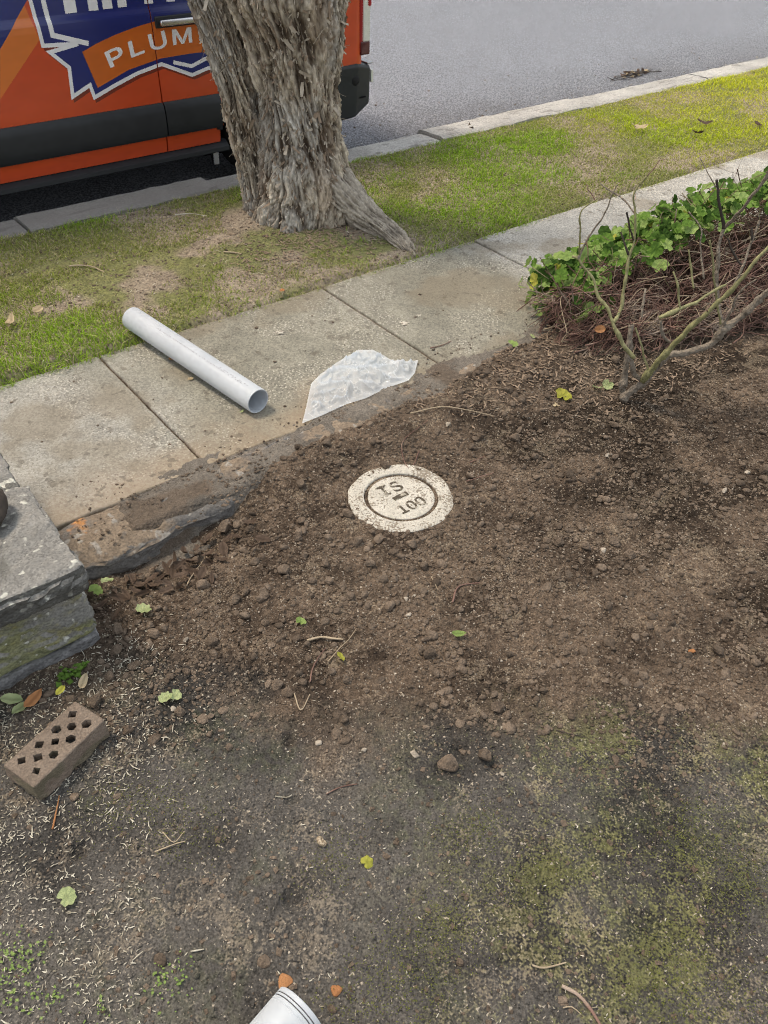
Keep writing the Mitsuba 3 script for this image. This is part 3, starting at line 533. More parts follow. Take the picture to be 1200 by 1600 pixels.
# ---------------------------------------------------------------- street tree with shaggy paper bark
tree = thing('street_tree', 'broad forked street tree with shaggy peeling grey bark', 'tree')
TY = 4.02
def trunk_circles(z):
    """main stem and left stem at height z: (x, y, radius); the fork opens towards the upper left of the street"""
    zk = [-0.1, 0.0, 0.12, 0.35, 0.7, 0.95, 1.12, 2.2]; ip = lambda *a: np.interp(z, zk, a)
    s, r = ip(0, 0, 0.015, 0.02, 0.012, 0.005, -0.03, 0.06), ip(0.290, 0.276, 0.262, 0.228, 0.202, 0.246, 0.294, 0.26)
    t, q = ip(-0.20, -0.205, -0.22, -0.262, -0.315, -0.376, -0.425, -0.85), ip(0.10, 0.090, 0.082, 0.075, 0.085, 0.090, 0.098, 0.10)
    return (2.605 + 0.771 * s, TY - 0.636 * s, r), (2.605 + 0.771 * t, TY - 0.636 * t, q)
def bark_mesh(zs, nth, radius, centre, seed=0, groove=None):
    th = np.arange(nth) * 2 * math.pi / nth; Z, TH = np.meshgrid(zs, th, indexing='ij')
    cx, cy = centre(Z); Rr = radius(Z, TH)
    TW = TH + 0.55 * Z; U = np.stack([np.cos(TW) * 0.34, np.sin(TW) * 0.34, Z], -1)          # the grain twists round the stem
    wq = U + 0.085 * (np.stack([nfbm(U * 4 + 7 * k, 2, seed + k) for k in range(3)], -1) - 0.5) * 2
    rid = 1 - np.abs(2 * nfbm(wq * np.array([9, 9, 1.9]), 3, seed + 5) - 1)
    rid2 = 1 - np.abs(2 * nfbm(wq * np.array([26, 26, 4.2]), 3, seed + 6) - 1)
    sc = nfbm(wq * np.array([60, 60, 14]), 3, seed + 7)
    shell = np.floor(6 * nfbm(wq * np.array([13, 13, 4.0]), 2, seed + 8)) / 6      # layered sheets with stepped edges
    deep = nfbm(wq * np.array([6.5, 6.5, 0.9]), 2, seed + 11); deep = np.exp(-((deep - 0.5) / 0.035) ** 2)          # long furrows
    Rr = Rr + 0.040 * (rid - 0.75) + 0.034 * (rid2 - 0.75) + 0.026 * (sc - 0.5) + 0.040 * (shell - 0.4) - 0.016 * deep + 0.012 * (nfbm(wq * np.array([110, 110, 40]), 2, seed + 15) - 0.5)
    if groove is not None: Rr = Rr - groove(Z, TH)
    # outer sheets are pale and weathered grey, the layers under them brown
    tt = np.clip(0.06 + 1.2 * (shell - 0.20) + 0.9 * (rid2 - 0.72) + 1.6 * (sc - 0.5) + 0.25 * (rid - 0.7) - 0.3 * deep, 0, 1)[..., None]
    gy_ = sstep(0.45, 0.62, nfbm(U * np.array([4, 4, 2.0]), 3, seed + 12))[..., None]; br_ = sstep(0.55, 0.70, nfbm(U * np.array([6, 6, 4.0]), 3, seed + 13))[..., None]
    colr = np.array([0.085, 0.064, 0.047]) * (1 - tt) + (np.array([0.62, 0.55, 0.44]) * (1 - gy_) + np.array([0.55, 0.525, 0.47]) * gy_) * tt
    colr = colr * (1 - 0.4 * br_) + 0.4 * br_ * np.array([0.22, 0.15, 0.095]) * (0.6 + 0.8 * tt)
    colr = colr * (0.62 + 0.76 * nfbm(U * np.array([150, 150, 50]), 2, seed + 14))[..., None]
    v = np.stack([cx + Rr * np.cos(TH), cy + Rr * np.sin(TH), Z], -1).reshape(-1, 3)
    nz = len(zs); i, j = np.meshgrid(np.arange(nz - 1), np.arange(nth), indexing='ij'); j2 = (j + 1) % nth
    q = np.stack([i * nth + j, i * nth + j2, (i + 1) * nth + j2, (i + 1) * nth + j], -1).reshape(-1, 4)
    return mesh_of(v, np.vstack([q[:, [0, 1, 2]], q[:, [0, 2, 3]]])), np.clip(colr.reshape(-1, 3), 0, 1)
def main_radius(Z, TH):
    r = trunk_circles(Z)[0][2] + 0 * TH
    k = sstep(0.42, -0.05, Z)                                    # buttress lobes near the ground
    for a, w, h in ((-0.55, 0.30, 0.10), (-1.35, 0.22, 0.05), (-2.45, 0.25, 0.05), (3.0, 0.3, 0.04), (1.5, 0.4, 0.08), (0.4, 0.3, 0.07)):
        d = np.angle(np.exp(1j * (TH - a))); r = r + h * k * k * np.exp(-(d / w) ** 2)
    return r
zs = np.concatenate([np.linspace(-0.08, 1.3, 330), np.linspace(1.31, 2.1, 40)])
trunk, tcol = bark_mesh(zs, 520, main_radius, lambda Z: trunk_circles(Z)[0][:2], 300)
obj('trunk', trunk, 'm_bark', tree, smooth=True, color=tcol)
stem2, scol = bark_mesh(zs, 240, lambda Z, TH: trunk_circles(Z)[1][2] + 0.03 * sstep(0.25, -0.05, Z) + 0 * TH, lambda Z: trunk_circles(Z)[1][:2], 360)
obj('side_stem', stem2, 'm_bark', tree, smooth=True, color=scol)
def bark_tint(v, seed):
    t = sstep(0.35, 0.65, nfbm(v * np.array([70, 70, 45]), 4, seed))[:, None]
    return np.clip((np.array([0.13, 0.095, 0.066]) * (1 - t) + np.array([0.45, 0.395, 0.315]) * t) * (0.62 + 0.76 * nfbm(v * 120, 2, seed + 1))[:, None], 0, 1)
def limb(p, r):
    p = curve(p, 0.04); rr = np.interp(np.linspace(0, 1, len(p)), np.linspace(0, 1, len(r)), r); m = tube(p, rr, 36)
    v = m.vertices; m.vertices = v + m.vertex_normals * (0.05 * (nfbm(v * np.array([11, 11, 2.6]), 4, 311) - 0.5) + 0.02 * (nfbm(v * 30, 2, 312) - 0.5))[:, None]; return m
wm = limb([(2.63, TY - 0.02, 1.9), (2.78, TY + 0.1, 2.8), (3.2, TY + 0.25, 3.9), (3.3, TY + 0.1, 5.0)], [0.25, 0.19, 0.15, 0.10]); obj('limb', wm, 'm_bark', tree, smooth=True, color=bark_tint(wm.vertices, 350))
wm = limb([(2.04, TY + 0.46, 1.9), (1.72, TY + 0.75, 2.7), (1.35, TY + 1.0, 3.6), (1.2, TY + 1.1, 4.7)], [0.14, 0.12, 0.09, 0.06]); obj('limb', wm, 'm_bark', tree, smooth=True, color=bark_tint(wm.vertices, 350))
# surface roots
def root(pts, r, seed):
    p = curve(pts, 0.006); rr = np.interp(np.linspace(0, 1, len(p)), np.linspace(0, 1, len(r)), r); m = tube(p, rr, 110)
    v = m.vertices; tt = np.repeat(np.linspace(0, 1, len(p)), 110); tt = np.concatenate([tt, [0, 1]])
    ph = np.concatenate([np.tile(np.arange(110) * 2 * math.pi / 110, len(p)), [0, 0]])
    q = np.stack([np.cos(ph) * 1.2, np.sin(ph) * 1.2, tt * 3], -1); R = lambda s, o: 1 - np.abs(2 * nfbm(q * np.array(s), 3, seed + o) - 1)
    a, b, c = R([2.4, 2.4, 0.6], 0), R([7, 7, 1.4], 2), R([18, 18, 4.0], 4)
    m.vertices = v + m.vertex_normals * (0.036 * (a - 0.7) + 0.026 * (b - 0.7) + 0.014 * (c - 0.7) + 0.010 * (nfbm(v * 60, 3, seed + 1) - 0.5))[:, None]
    t = np.clip(0.45 + 0.9 * (a - 0.72) + 1.3 * (b - 0.72) + 1.2 * (c - 0.72), 0, 1)[:, None]
    m.metadata['tint'] = np.clip((np.array([0.085, 0.064, 0.047]) * (1 - t) + np.array([0.43, 0.385, 0.32]) * t) * (0.55 + 0.76 * nfbm(v * 140, 2, seed + 6))[:, None], 0, 1); return m
wm = root([(2.72, 3.86, 0.22), (2.80, 3.68, 0.10), (2.845, 3.52, 0.045), (2.85, 3.38, 0.012), (2.845, 3.28, -0.03)], [0.125, 0.088, 0.058, 0.044, 0.022], 320); obj('root', wm, 'm_bark', tree, smooth=True, color=wm.metadata['tint'])
# peeling flakes and curled strips: each a small bent ribbon stuck to the bark by its upper end
fr = np.random.default_rng(9)
def flake(L, w, curl, n=5):
    s = np.linspace(0, 1, n); y = -L * s; o = curl * L * s ** 2
    wd = w * (0.55 + 0.45 * np.sin(math.pi * (0.15 + 0.7 * s))) * (1 + 0.25 * fr.uniform(-1, 1, n)); ben = 0.2 * wd
    v = np.concatenate([np.stack([-wd / 2, y, o + ben * 0.4], -1), np.stack([wd * 0.05, y * 1.03, o], -1), np.stack([wd / 2, y, o + ben * 0.5], -1)])
    i = np.arange(n - 1); f = np.vstack([np.stack([k * n + i, k * n + i + 1, (k + 1) * n + i + 1], -1) for k in (0, 1)] + [np.stack([k * n + i, (k + 1) * n + i + 1, (k + 1) * n + i], -1) for k in (0, 1)])
    return v, f
tv, tn = np.vstack([trunk.vertices, stem2.vertices]), np.vstack([trunk.vertex_normals, stem2.vertex_normals])
cand = np.flatnonzero((tv[:, 2] > -0.02) & (tv[:, 2] < 1.35) & (0.636 * (tv[:, 0] - 2.6) + 0.771 * (tv[:, 1] - TY) < 0.12)); cand = fr.choice(cand, 3300, replace=False)
def place_flake(k, L, w, curl):
    v, f = flake(L, w, curl); n = tn[k]; n = n / np.linalg.norm(n)
    up = np.array([fr.normal(0, 0.75), fr.normal(0, 0.75), 1.0]); up -= n * (up @ n); up /= np.linalg.norm(up); x = np.cross(up, n)
    return v @ np.stack([x, up, n]) + tv[k] + n * 0.002 + up * L * 0.4, f
small = [[], []]
for c, k in enumerate(cand[250:]):
    small[int(fr.random() < 0.45)].append(place_flake(k, fr.uniform(0.008, 0.034), fr.uniform(0.003, 0.012), fr.normal(0.12, 0.22)))
obj('small_bark_flakes', join(small[0]), 'm_bark_flake', tree, smooth=True, kind='stuff')
obj('small_bark_flakes_brown', join(small[1]), 'm_bark_flake_brown', tree, smooth=True, kind='stuff')
for k in cand[:250]:
    obj('bark_flake', mesh_of(*place_flake(k, fr.uniform(0.025, 0.075), fr.uniform(0.008, 0.022), fr.normal(0.10, 0.16))), 'm_bark_flake' if fr.random() < 0.6 else 'm_bark_flake_brown', tree, smooth=True)
hv = [place_flake(k, fr.uniform(0.03, 0.08), 0.0025, fr.uniform(0.3, 0.9)) for k in fr.choice(cand, 60)]
obj('bark_strings', join(hv), 'm_bark_flake', tree, smooth=True, kind='stuff')

# ---------------------------------------------------------------- grass on the strip: short mown blades, thin where it is worn
gr = np.random.default_rng(21)
BARE = [(*(1.546, 3.860), 0.36, 0.19), (*(1.273, 3.708), 0.30, 0.06), (*(2.451, 3.727), 0.62, 0.20), (*(2.167, 3.797), 0.2, 0.1), (*(2.724, 3.391), 0.2, 0.1), (*(1.998, 3.981), 0.3, 0.05), (*(5.033, 3.845), 0.5, 0.08), (*(1.247, 4.154), 0.25, 0.05), (*(1.460, 3.580), 0.18, 0.10), (*(6.713, 3.882), 0.5, 0.10), (*(4.253, 3.603), 0.5, 0.08)]
def grass_cover(x, y):
    c = sstep(0.36, 0.52, fb2(x * 2.6, y * 2.6, 4, 51)) * 0.75 + 0.25 * sstep(0.35, 0.6, fb2(x * 11, y * 11, 3, 52)) + 0.15
    for bx, by, sx, sy in BARE:
        d = np.hypot((x - bx) / sx, (y - by) / sy) + 0.9 * (fb2(x * 8, y * 8, 3, 53) - 0.5); c = c * (0.02 + 0.98 * sstep(0.85, 1.35, d))
    c = np.where(x > 2.95, np.maximum(c, 0.45 * c + 0.58), c)
    tr = np.hypot((x - 2.55) / 0.42, (y - 4.02) / 0.36); c = c * (tr > 1)
    return np.clip(c, 0, 1.1) * sstep(4.68, 4.62, y + 0.05 * (fb2(x * 9, y * 2, 3, 54) - 0.5))
N = 620000
gx = 15.2 * gr.random(N) ** 1.35 - 0.6; gy = gr.uniform(3.215, 4.70, N)
keep = (gr.random(N) < grass_cover(gx, gy) * np.clip(1.25 - 0.055 * gx, 0.35, 1)) & (gx < 14)
# only what the camera could see, with room to step aside
keep &= (0.771 * gx - 0.636 * gy) > -4.6
gx, gy = gx[keep][:190000], gy[keep][:190000]; n = len(gx)
lush = sstep(0.4, 0.62, fb2(gx * 1.9, gy * 1.9, 3, 55)); clump = fb2(gx * 13, gy * 13, 2, 56)
h = gr.uniform(0.012, 0.034, n) * (0.55 + 0.9 * clump) * (0.75 + 0.5 * lush); wd = gr.uniform(0.0016, 0.0036, n) * (1 + 0.07 * np.maximum(gx, 0))
edge = sstep(3.30, 3.22, gy); h = h * (1 + 0.6 * edge) * (1 + 0.7 * sstep(1.7, 0.9, gx) * clump)
ang = gr.uniform(0, 2 * math.pi, n); lean = gr.uniform(0.2, 1.5, n) * h; la = gr.uniform(0, 2 * math.pi, n)
gzv = strip_z(gx, gy) - 0.003
o = np.stack([gx, gy, gzv], -1); wv = np.stack([np.cos(ang), np.sin(ang), 0 * ang], -1) * wd[:, None] / 2
lv = np.stack([np.cos(la), np.sin(la), 0 * la], -1)
mid = o + lv * (lean * 0.35)[:, None] + np.array([0, 0, 1]) * (h * 0.62)[:, None]; tip = o + lv * lean[:, None] + np.array([0, 0, 1]) * h[:, None] * np.clip(1.15 - lean / h * 0.3, 0.4, 1)[:, None]
V = np.stack([o - wv, o + wv, mid - wv * 0.8, mid + wv * 0.8, tip], 1).reshape(-1, 3)
F = (np.array([[0, 1, 3], [0, 3, 2], [2, 3, 4]])[None] + (np.arange(n) * 5)[:, None, None]).reshape(-1, 3)
yel = sstep(4.6, 7.0, gx + 1.4 * (fb2(gx * 1.1, gy * 1.6, 3, 57) - 0.5)); dry = gr.random(n) < (0.16 + 0.22 * (1 - lush))
col = np.array([0.20, 0.245, 0.045]) * (1 - lush)[:, None] + np.array([0.21, 0.335, 0.028]) * lush[:, None]
col = col * (1 - 0.72 * yel)[:, None] + np.array([0.60, 0.60, 0.04]) * (0.72 * yel)[:, None]
col = np.where(dry[:, None], np.array([0.52, 0.46, 0.28]), col * 1.38) * gr.uniform(0.6, 1.35, n)[:, None]
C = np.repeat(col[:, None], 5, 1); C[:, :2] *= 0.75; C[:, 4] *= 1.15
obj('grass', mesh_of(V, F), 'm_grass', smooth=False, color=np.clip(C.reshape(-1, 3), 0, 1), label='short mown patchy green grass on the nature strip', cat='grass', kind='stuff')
# crumbs and bits of bark lying in the worn turf
def ground_bits(n, xr, yr, zf, size, seed, base, prob=None, flat=0.6):
    r = np.random.default_rng(seed); x, y = r.uniform(*xr, n), r.uniform(*yr, n)
    if prob is not None: k = r.random(n) < prob(x, y); x, y = x[k], y[k]
    n = len(x); s = size[0] + (size[1] - size[0]) * r.random(n) ** 3
    M = rots(n, math.pi, r) * (s[:, None] * r.uniform(0.55, 1.3, (n, 3)))[:, None, :]; M[:, 2] *= flat
    V, F = copies(base, M, np.stack([x, y, zf(x, y) + 0.25 * s * flat], -1))
    return V, F
ico0 = [blob(k, 0, 0.5) for k in range(6)]; ico1 = [blob(20 + k, 1, 0.42) for k in range(6)]; ico2 = [blob(40 + k, 3, 0.5) for k in range(8)]
obj('turf_crumbs', join([ground_bits(2600, (-0.5, 5.0), (3.24, 4.62), strip_z, (0.003, 0.010), 70 + k, ico0[k]) for k in range(3)]), 'm_clod', smooth=False, label='earth crumbs scattered in the worn patches of the grass', cat='soil crumbs', kind='stuff')

# ---------------------------------------------------------------- loose soil: crumbs as one mass, larger clods and stones one by one
def dugness(x, y): return sstep(1.15, 1.5, 0.636 * x + 0.771 * y + 0.5 * (fb2(x * 2.1, y * 2.1) - 0.5))
def soil_ok(x, y):
    a = (np.hypot(x - DISC[0], y - DISC[1]) > 0.163) & ~((x < 0.40) & (y > 1.70))
    return a & (y < 2.20 + 0.06 * sstep(2.0, 2.4, x))
def crumb_prob(x, y):
    d = dugness(x, y); c = sstep(0.36, 0.6, fb2(x * 7, y * 7, 3, 71))
    return soil_ok(x, y) * (0.12 + 0.88 * d * (0.25 + 0.75 * c)) * np.where(y > 2.03, sstep(1.0, 1.5, x), 1)
mats = ['m_soil', 'm_clod', 'm_clod']
octa = [mesh_of(trimesh.creation.box((1.15, 1.1, 1.0)).vertices * (1 + 0.35 * np.random.default_rng(90 + k).uniform(-1, 1, (8, 3))), trimesh.creation.box().faces) for k in range(6)]
sets = [join([ground_bits(13500, (-0.3, 3.3), (-0.1, 2.26), soil_z, (0.0026, 0.0105), 100 + 10 * k + j, octa[(3 * k + j) % 6], crumb_prob) for j in range(4)]) for k in range(2)]
obj('soil_crumbs', sets[0], 'm_soil', smooth=False, label='fine brown soil crumbs covering the dug garden bed', cat='soil crumbs', kind='stuff')
obj('pale_soil_crumbs', sets[1], 'm_clod', smooth=False, label='lighter brown soil crumbs covering the dug garden bed', cat='soil crumbs', kind='stuff')
obj('small_clods', join([ground_bits(1050, (-0.3, 3.2), (0.2, 2.24), soil_z, (0.005, 0.017), 140 + k, ico1[k], lambda x, y: crumb_prob(x, y) * (0.15 + 0.85 * dugness(x, y)), 0.8) for k in range(6)]), 'm_clod', smooth=True, label='small round clods of earth spread over the dug bed', cat='clods', kind='stuff')
obj('grit', join([ground_bits(7000, (-0.3, 3.3), (-0.1, 2.24), soil_z, (0.0014, 0.0046), 150 + k, octa[k], lambda x, y: soil_ok(x, y) * (0.35 + 0.65 * dugness(x, y)), 0.7) for k in range(4)]), 'm_pale_stone', smooth=True, label='pale grit scattered all over the garden soil', cat='grit', kind='stuff')
def put(name, mesh, x, y, s, bsdf, label, cat, group=None, rz=None, z=None, tilt=0.3, sink=0.25, zf=soil_z):
    r = np.random.default_rng(int(abs(x * 7919 + y * 104729)) + 3)
    rz = r.uniform(0, 360) if rz is None else rz
    zz = float(zf(np.array(x), np.array(y))) + (s * (0.7 - sink) if z is None else z)
    tw = T().translate([float(x), float(y), zz]).rotate([0, 0, 1], float(rz)).rotate([1, 0, 0], float(math.degrees(r.uniform(-tilt, tilt)))).scale([s, s, s] if np.isscalar(s) else list(s))
    return obj(name, mesh, bsdf, to_world=tw, label=label, cat=cat, group=group)
ply2 = [mikit.ply(m, None, smooth=22) for m in ico2]
cr = np.random.default_rng(33); placed = []
while len(placed) < 190:
    x, y = cr.uniform(0.15, 2.9), cr.uniform(0.6, 2.2); s = 0.009 + 0.0135 * cr.random() ** 2.2
    w = dugness(x, y) ** 2 * (1.0 if x < 1.6 else 0.40) * (0.35 + 0.65 * sstep(0.4, 0.6, float(fb2(np.array(x * 3.0), np.array(y * 3.0), 3, 77))))
    if cr.random() > w or not soil_ok(np.array(x), np.array(y)) or any(np.hypot(x - a, y - b) < 0.02 for a, b in placed) or (y > 2.0 and x < 1.15): continue
    placed.append((x, y))
    put('earth_clod', ply2[int(cr.integers(8))], x, y, s, 'm_clod', 'rounded brown clod of earth lying loose on the dug bed', 'clod', 'loose clods on the dug bed')
for (x, y), s, lab in [((0.926, 0.821), 0.030, 'large pitted clod beside a dark hollow in the trodden soil'), ((1.019, 0.782), 0.024, 'clod with a dark crack just right of the large pitted clod'), ((2.092, 1.748), 0.024, 'big brown clod right of and above the pale round cover'), ((1.952, 1.054), 0.022, 'upright grey brown clod near the orange tinted stone on the right'), ((1.199, 1.440), 0.017, 'flat clod below the pale round cover'), ((0.707, 1.295), 0.020, 'broad brown clod left of centre, below the pale root'), ((0.736, 1.770), 0.024, 'tan clod near the dead leaves by the wall'), ((0.951, 2.024), 0.030, 'crumbling tan clod on the end of the edging stone'), ((0.657, 1.856), 0.016, 'small clod among the dead leaves by the edging'), ((0.796, 1.957), 0.017, 'clod just under the edging stone lip'), ((0.514, 1.665), 0.018, 'round clod right of the wall corner'), ((0.637, 1.544), 0.020, 'pitted clod at the foot of the dug bed'), ((0.446, 1.548), 0.015, 'dark clod above the brick end'), ((0.311, 1.403), 0.016, 'clod in the trodden soil right of the brick')]:
    put('earth_clod', ply2[int(cr.integers(8))], x, y, s, 'm_clod', lab, 'clod')
for (x, y), s, lab, rz in [((0.876, 0.896), (0.017, 0.010, 0.008), 'long pale stone standing out in the soil left of the large clod', 100), ((1.170, 1.282), (0.011, 0.008, 0.008), 'square white pebble below the round cover', 10), ((1.202, 1.331), (0.010, 0.007, 0.008), 'white chip just above the square white pebble', 60), ((1.894, 1.124), (0.016, 0.011, 0.009), 'orange tinted stone right of centre', 20), ((1.920, 1.951), (0.017, 0.011, 0.009), 'pale rough stone just above the round cover', 30), ((0.693, 1.072), (0.010, 0.008, 0.007), 'small pale pebble in the lower middle of the soil', 0), ((1.018, 0.714), (0.007, 0.007, 0.006), 'tiny white pebble right of the large pitted clod', 0), ((1.489, 0.641), (0.007, 0.006, 0.005), 'tiny white pebble below the red chip', 0), ((1.756, 0.730), (0.008, 0.006, 0.006), 'white pebble left of and above the red chip', 0), ((0.437, 1.395), (0.010, 0.008, 0.008), 'white pebble below the pale lobed leaf by the brick', 0), ((2.669, 1.082), (0.016, 0.011, 0.010), 'pale stone at the right edge of the bed', 0), ((2.319, 1.472), (0.014, 0.010, 0.008), 'white pebble in the dark soil in front of the shrub', 0), ((2.509, 1.070), (0.018, 0.009, 0.008), 'flat pale chip on the dark soil at right', 20), ((1.509, 0.867), (0.010, 0.008, 0.006), 'pale pebble in the middle right of the bed', 0), ((0.583, 1.599), (0.011, 0.009, 0.008), 'pale pebble below the yellow leaf by the wall', 0), ((0.774, 0.982), (0.008, 0.006, 0.006), 'small white pebble left of the long pale stone', 0)]:
    put('pebble', ply2[int(cr.integers(8))], x, y, s, 'm_pale_stone', lab, 'pebble', rz=rz, z=0.004)
put('brick_chip', ply2[3], *(1.765, 0.672), (0.013, 0.009, 0.006), 'm_leaf_orange', 'small brick red chip lying on the soil at right', 'chip', z=0.005)
for (x, y), s, lab in [((0.306, 0.635), (0.018, 0.016, 0.006), 'crumbly orange lump against the white pipe end'), ((0.378, 0.555), (0.014, 0.012, 0.006), 'orange lump right of the white pipe end')]:
    put('clay_lump', ply2[5], x, y, s, 'm_leaf_orange', lab, 'clay lump', z=0.003)

# dry clippings: pale short straw over the trodden soil, thickest at the left
def straw_prob(x, y):
    fwd, side = 0.636 * x + 0.771 * y, 0.771 * x - 0.636 * y
    a = 1.3 * sstep(-0.38, -0.76, side + 0.30 * (fb2(x * 4, y * 4, 3, 81) - 0.5)) * sstep(1.62, 1.3, fwd) * (0.35 + 0.65 * sstep(0.35, 0.6, fb2(x * 9, y * 9, 3, 82)))
    b = 0.8 * np.exp(-((x - 0.30) / 0.22) ** 2 - ((y - 1.66) / 0.09) ** 2)
    return np.clip(a + b + 0.03 * sstep(1.6, 1.2, fwd), 0, 1) * ~((x < 0.38) & (y > 1.73))
def straws(n, seed, L, W, prob, zf, xr, yr):
    r = np.random.default_rng(seed); x, y = r.uniform(*xr, n), r.uniform(*yr, n); k = r.random(n) < prob(x, y); x, y = x[k], y[k]; n = len(x)
    l, w, a, t, bend = r.uniform(*L, n), r.uniform(*W, n), r.uniform(0, 2 * math.pi, n), r.normal(0, 0.22, n), r.normal(0, 0.13, n)
    d = np.stack([np.cos(a), np.sin(a), t], -1); s = np.stack([-np.sin(a), np.cos(a), 0 * a], -1); c = np.stack([x, y, zf(x, y) + 0.0035 + np.abs(t) * l * 0.4], -1)
    up = np.array([0, 0, 1.0])
    P = [c - d * (l / 2)[:, None] + s * (bend * l)[:, None] * 0.5, c, c + d * (l / 2)[:, None] + s * (bend * l)[:, None] * 0.5]
    V = []
    for i, p in enumerate(P):
        ww = (w * (0.5 if i != 1 else 1.0))[:, None]; V += [p - s * ww / 2, p + up * ww * 0.35, p + s * ww / 2]
    V = np.stack(V, 1).reshape(-1, 3)
    F = np.array([[0, 3, 4], [0, 4, 1], [1, 4, 5], [1, 5, 2], [3, 6, 7], [3, 7, 4], [4, 7, 8], [4, 8, 5]])
    return V, (F[None] + (np.arange(n) * 9)[:, None, None]).reshape(-1, 3)
obj('dry_clippings', join([straws(30000, 401, (0.003, 0.012), (0.0012, 0.0030), straw_prob, soil_z, (-0.7, 1.2), (-0.4, 1.8)), straws(350, 402, (0.016, 0.032), (0.0015, 0.0036), straw_prob, soil_z, (-0.7, 0.6), (0.3, 1.8))]), 'm_straw', smooth=True, label='pale dry grass clippings strewn over the trodden soil', cat='dry grass', kind='stuff')
def chip_prob(x, y): return np.clip(1.15 * np.exp(-((x - 2.42) / 0.36) ** 2 - ((y - 2.10) / 0.17) ** 2) + 0.8 * sstep(2.3, 2.7, x) * sstep(1.5, 1.8, y), 0, 1) * soil_ok(x, y)
obj('bark_mulch', join([straws(5200, 411, (0.010, 0.034), (0.003, 0.009), chip_prob, soil_z, (1.8, 4.3), (1.35, 2.28))]), 'm_bark_flake_brown', smooth=True, label='brown bark chips and twig scraps in front of the shrub', cat='mulch', kind='stuff')
obj('base_litter', join([straws(5200, 425, (0.008, 0.035), (0.003, 0.010), lambda x, y: np.exp(-((x - 2.5) / 0.42) ** 2 - ((y - 3.66) / 0.20) ** 2), strip_z, (1.8, 3.2), (3.3, 4.3))]), 'm_bark_flake_brown', smooth=True, label='shed bark scraps on the bare earth round the tree base', cat='bark litter', kind='stuff')
obj('strip_litter', join([straws(2600, 421, (0.008, 0.03), (0.0015, 0.004), lambda x, y: 0.5 + 0 * x, strip_z, (-0.5, 9.0), (3.24, 4.66))]), 'm_straw', smooth=True, label='straw and dry scraps lying in the short grass', cat='dry grass', kind='stuff')
def path_prob(x, y): return 0.25 + 0.75 * sstep(2.6, 2.3, y)
obj('path_grit', join([ground_bits(900, (0.3, 3.2), (2.27, 3.24), lambda x, y: 0 * x + 0.001, (0.002, 0.0075), 430 + k, ico0[k], lambda x, y: np.where(y < 2.45, 0.9, 0.10) * (fb2(x * 6, y * 6, 3, 83) > 0.42), 0.6) for k in range(3)]), 'm_clod', smooth=True, label='soil crumbs trodden onto the footpath edge', cat='soil crumbs', kind='stuff')
obj('edging_crumbs', join([ground_bits(1500, (0.45, 2.3), (2.03, 2.29), lambda x, y: 0 * x + 0.004, (0.002, 0.009), 440 + k, ico0[k], lambda x, y: sstep(0.40, 0.56, fb2(x * 7, y * 9, 3, 84)) * sstep(0.3, 1.6, x), 0.6) for k in range(3)]), 'm_clod', smooth=True, label='soil crumbs lying on the edging stones', cat='soil crumbs', kind='stuff')

# small green weeds and moss cushions in the lower left corner
def sprigs(spots, seed, r0, n, size):
    r = np.random.default_rng(seed); base = mesh_of([[0, 0, 0], [0.5, 0.35, 0.12], [1, 0, 0.1], [0.5, -0.35, 0.12], [0.5, 0, 0.03]], [[0, 4, 1], [1, 4, 2], [2, 4, 3], [3, 4, 0]]); out = []
    for x, y in spots:
        k = n; px, py = x + r.normal(0, r0, k), y + r.normal(0, r0 * 0.8, k); s = r.uniform(*size, k)
        M = rots(k, 0.7, r) * s[:, None, None]; out.append(copies(base, M, np.stack([px, py, soil_z(px, py) + 0.004 + r.uniform(0, 0.008, k)], -1)))
    return join(out)
WEED = [(-0.122, 1.010), (-0.097, 1.015), (-0.149, 0.983), (-0.085, 0.888), (0.120, 0.793), (0.122, 0.768), (-0.147, 0.935), (-0.035, 0.812), (-0.132, 1.050)]
obj('weeds', sprigs(WEED, 451, 0.024, 30, (0.004, 0.011)), 'm_leaf_light', smooth=False, label='tiny bright green weeds among the clippings at lower left', cat='weeds', kind='stuff')
MOSS = [(0.535, 0.784), (0.865, 0.634), (0.835, 0.647), (0.967, 0.456), (1.258, 0.306), (1.206, 0.305), (1.262, 0.166), (1.327, 0.174), (1.340, 0.328), (0.646, 0.525), (0.637, 0.514), (1.002, 0.168), (0.992, 0.127), (1.047, 0.021), (0.517, 0.522), (0.512, 0.431), (0.406, 0.512), (0.941, 0.057), (0.822, 0.481), (1.176, 0.175), (0.895, 0.153), (0.308, 1.045), (0.265, 1.161), (0.198, 1.233)]
obj('moss', sprigs(MOSS, 452, 0.055, 330, (0.002, 0.0048)), 'm_moss', smooth=False, label='short yellow green moss in patches on the trodden soil', cat='moss', kind='stuff')
obj('grass_tuft', sprigs([(0.268, 1.672), (0.286, 1.672), (0.246, 1.674)], 453, 0.016, 16, (0.012, 0.028)), 'm_leaf', smooth=False, label='small tuft of green grass at the foot of the wall', cat='grass', kind='stuff')

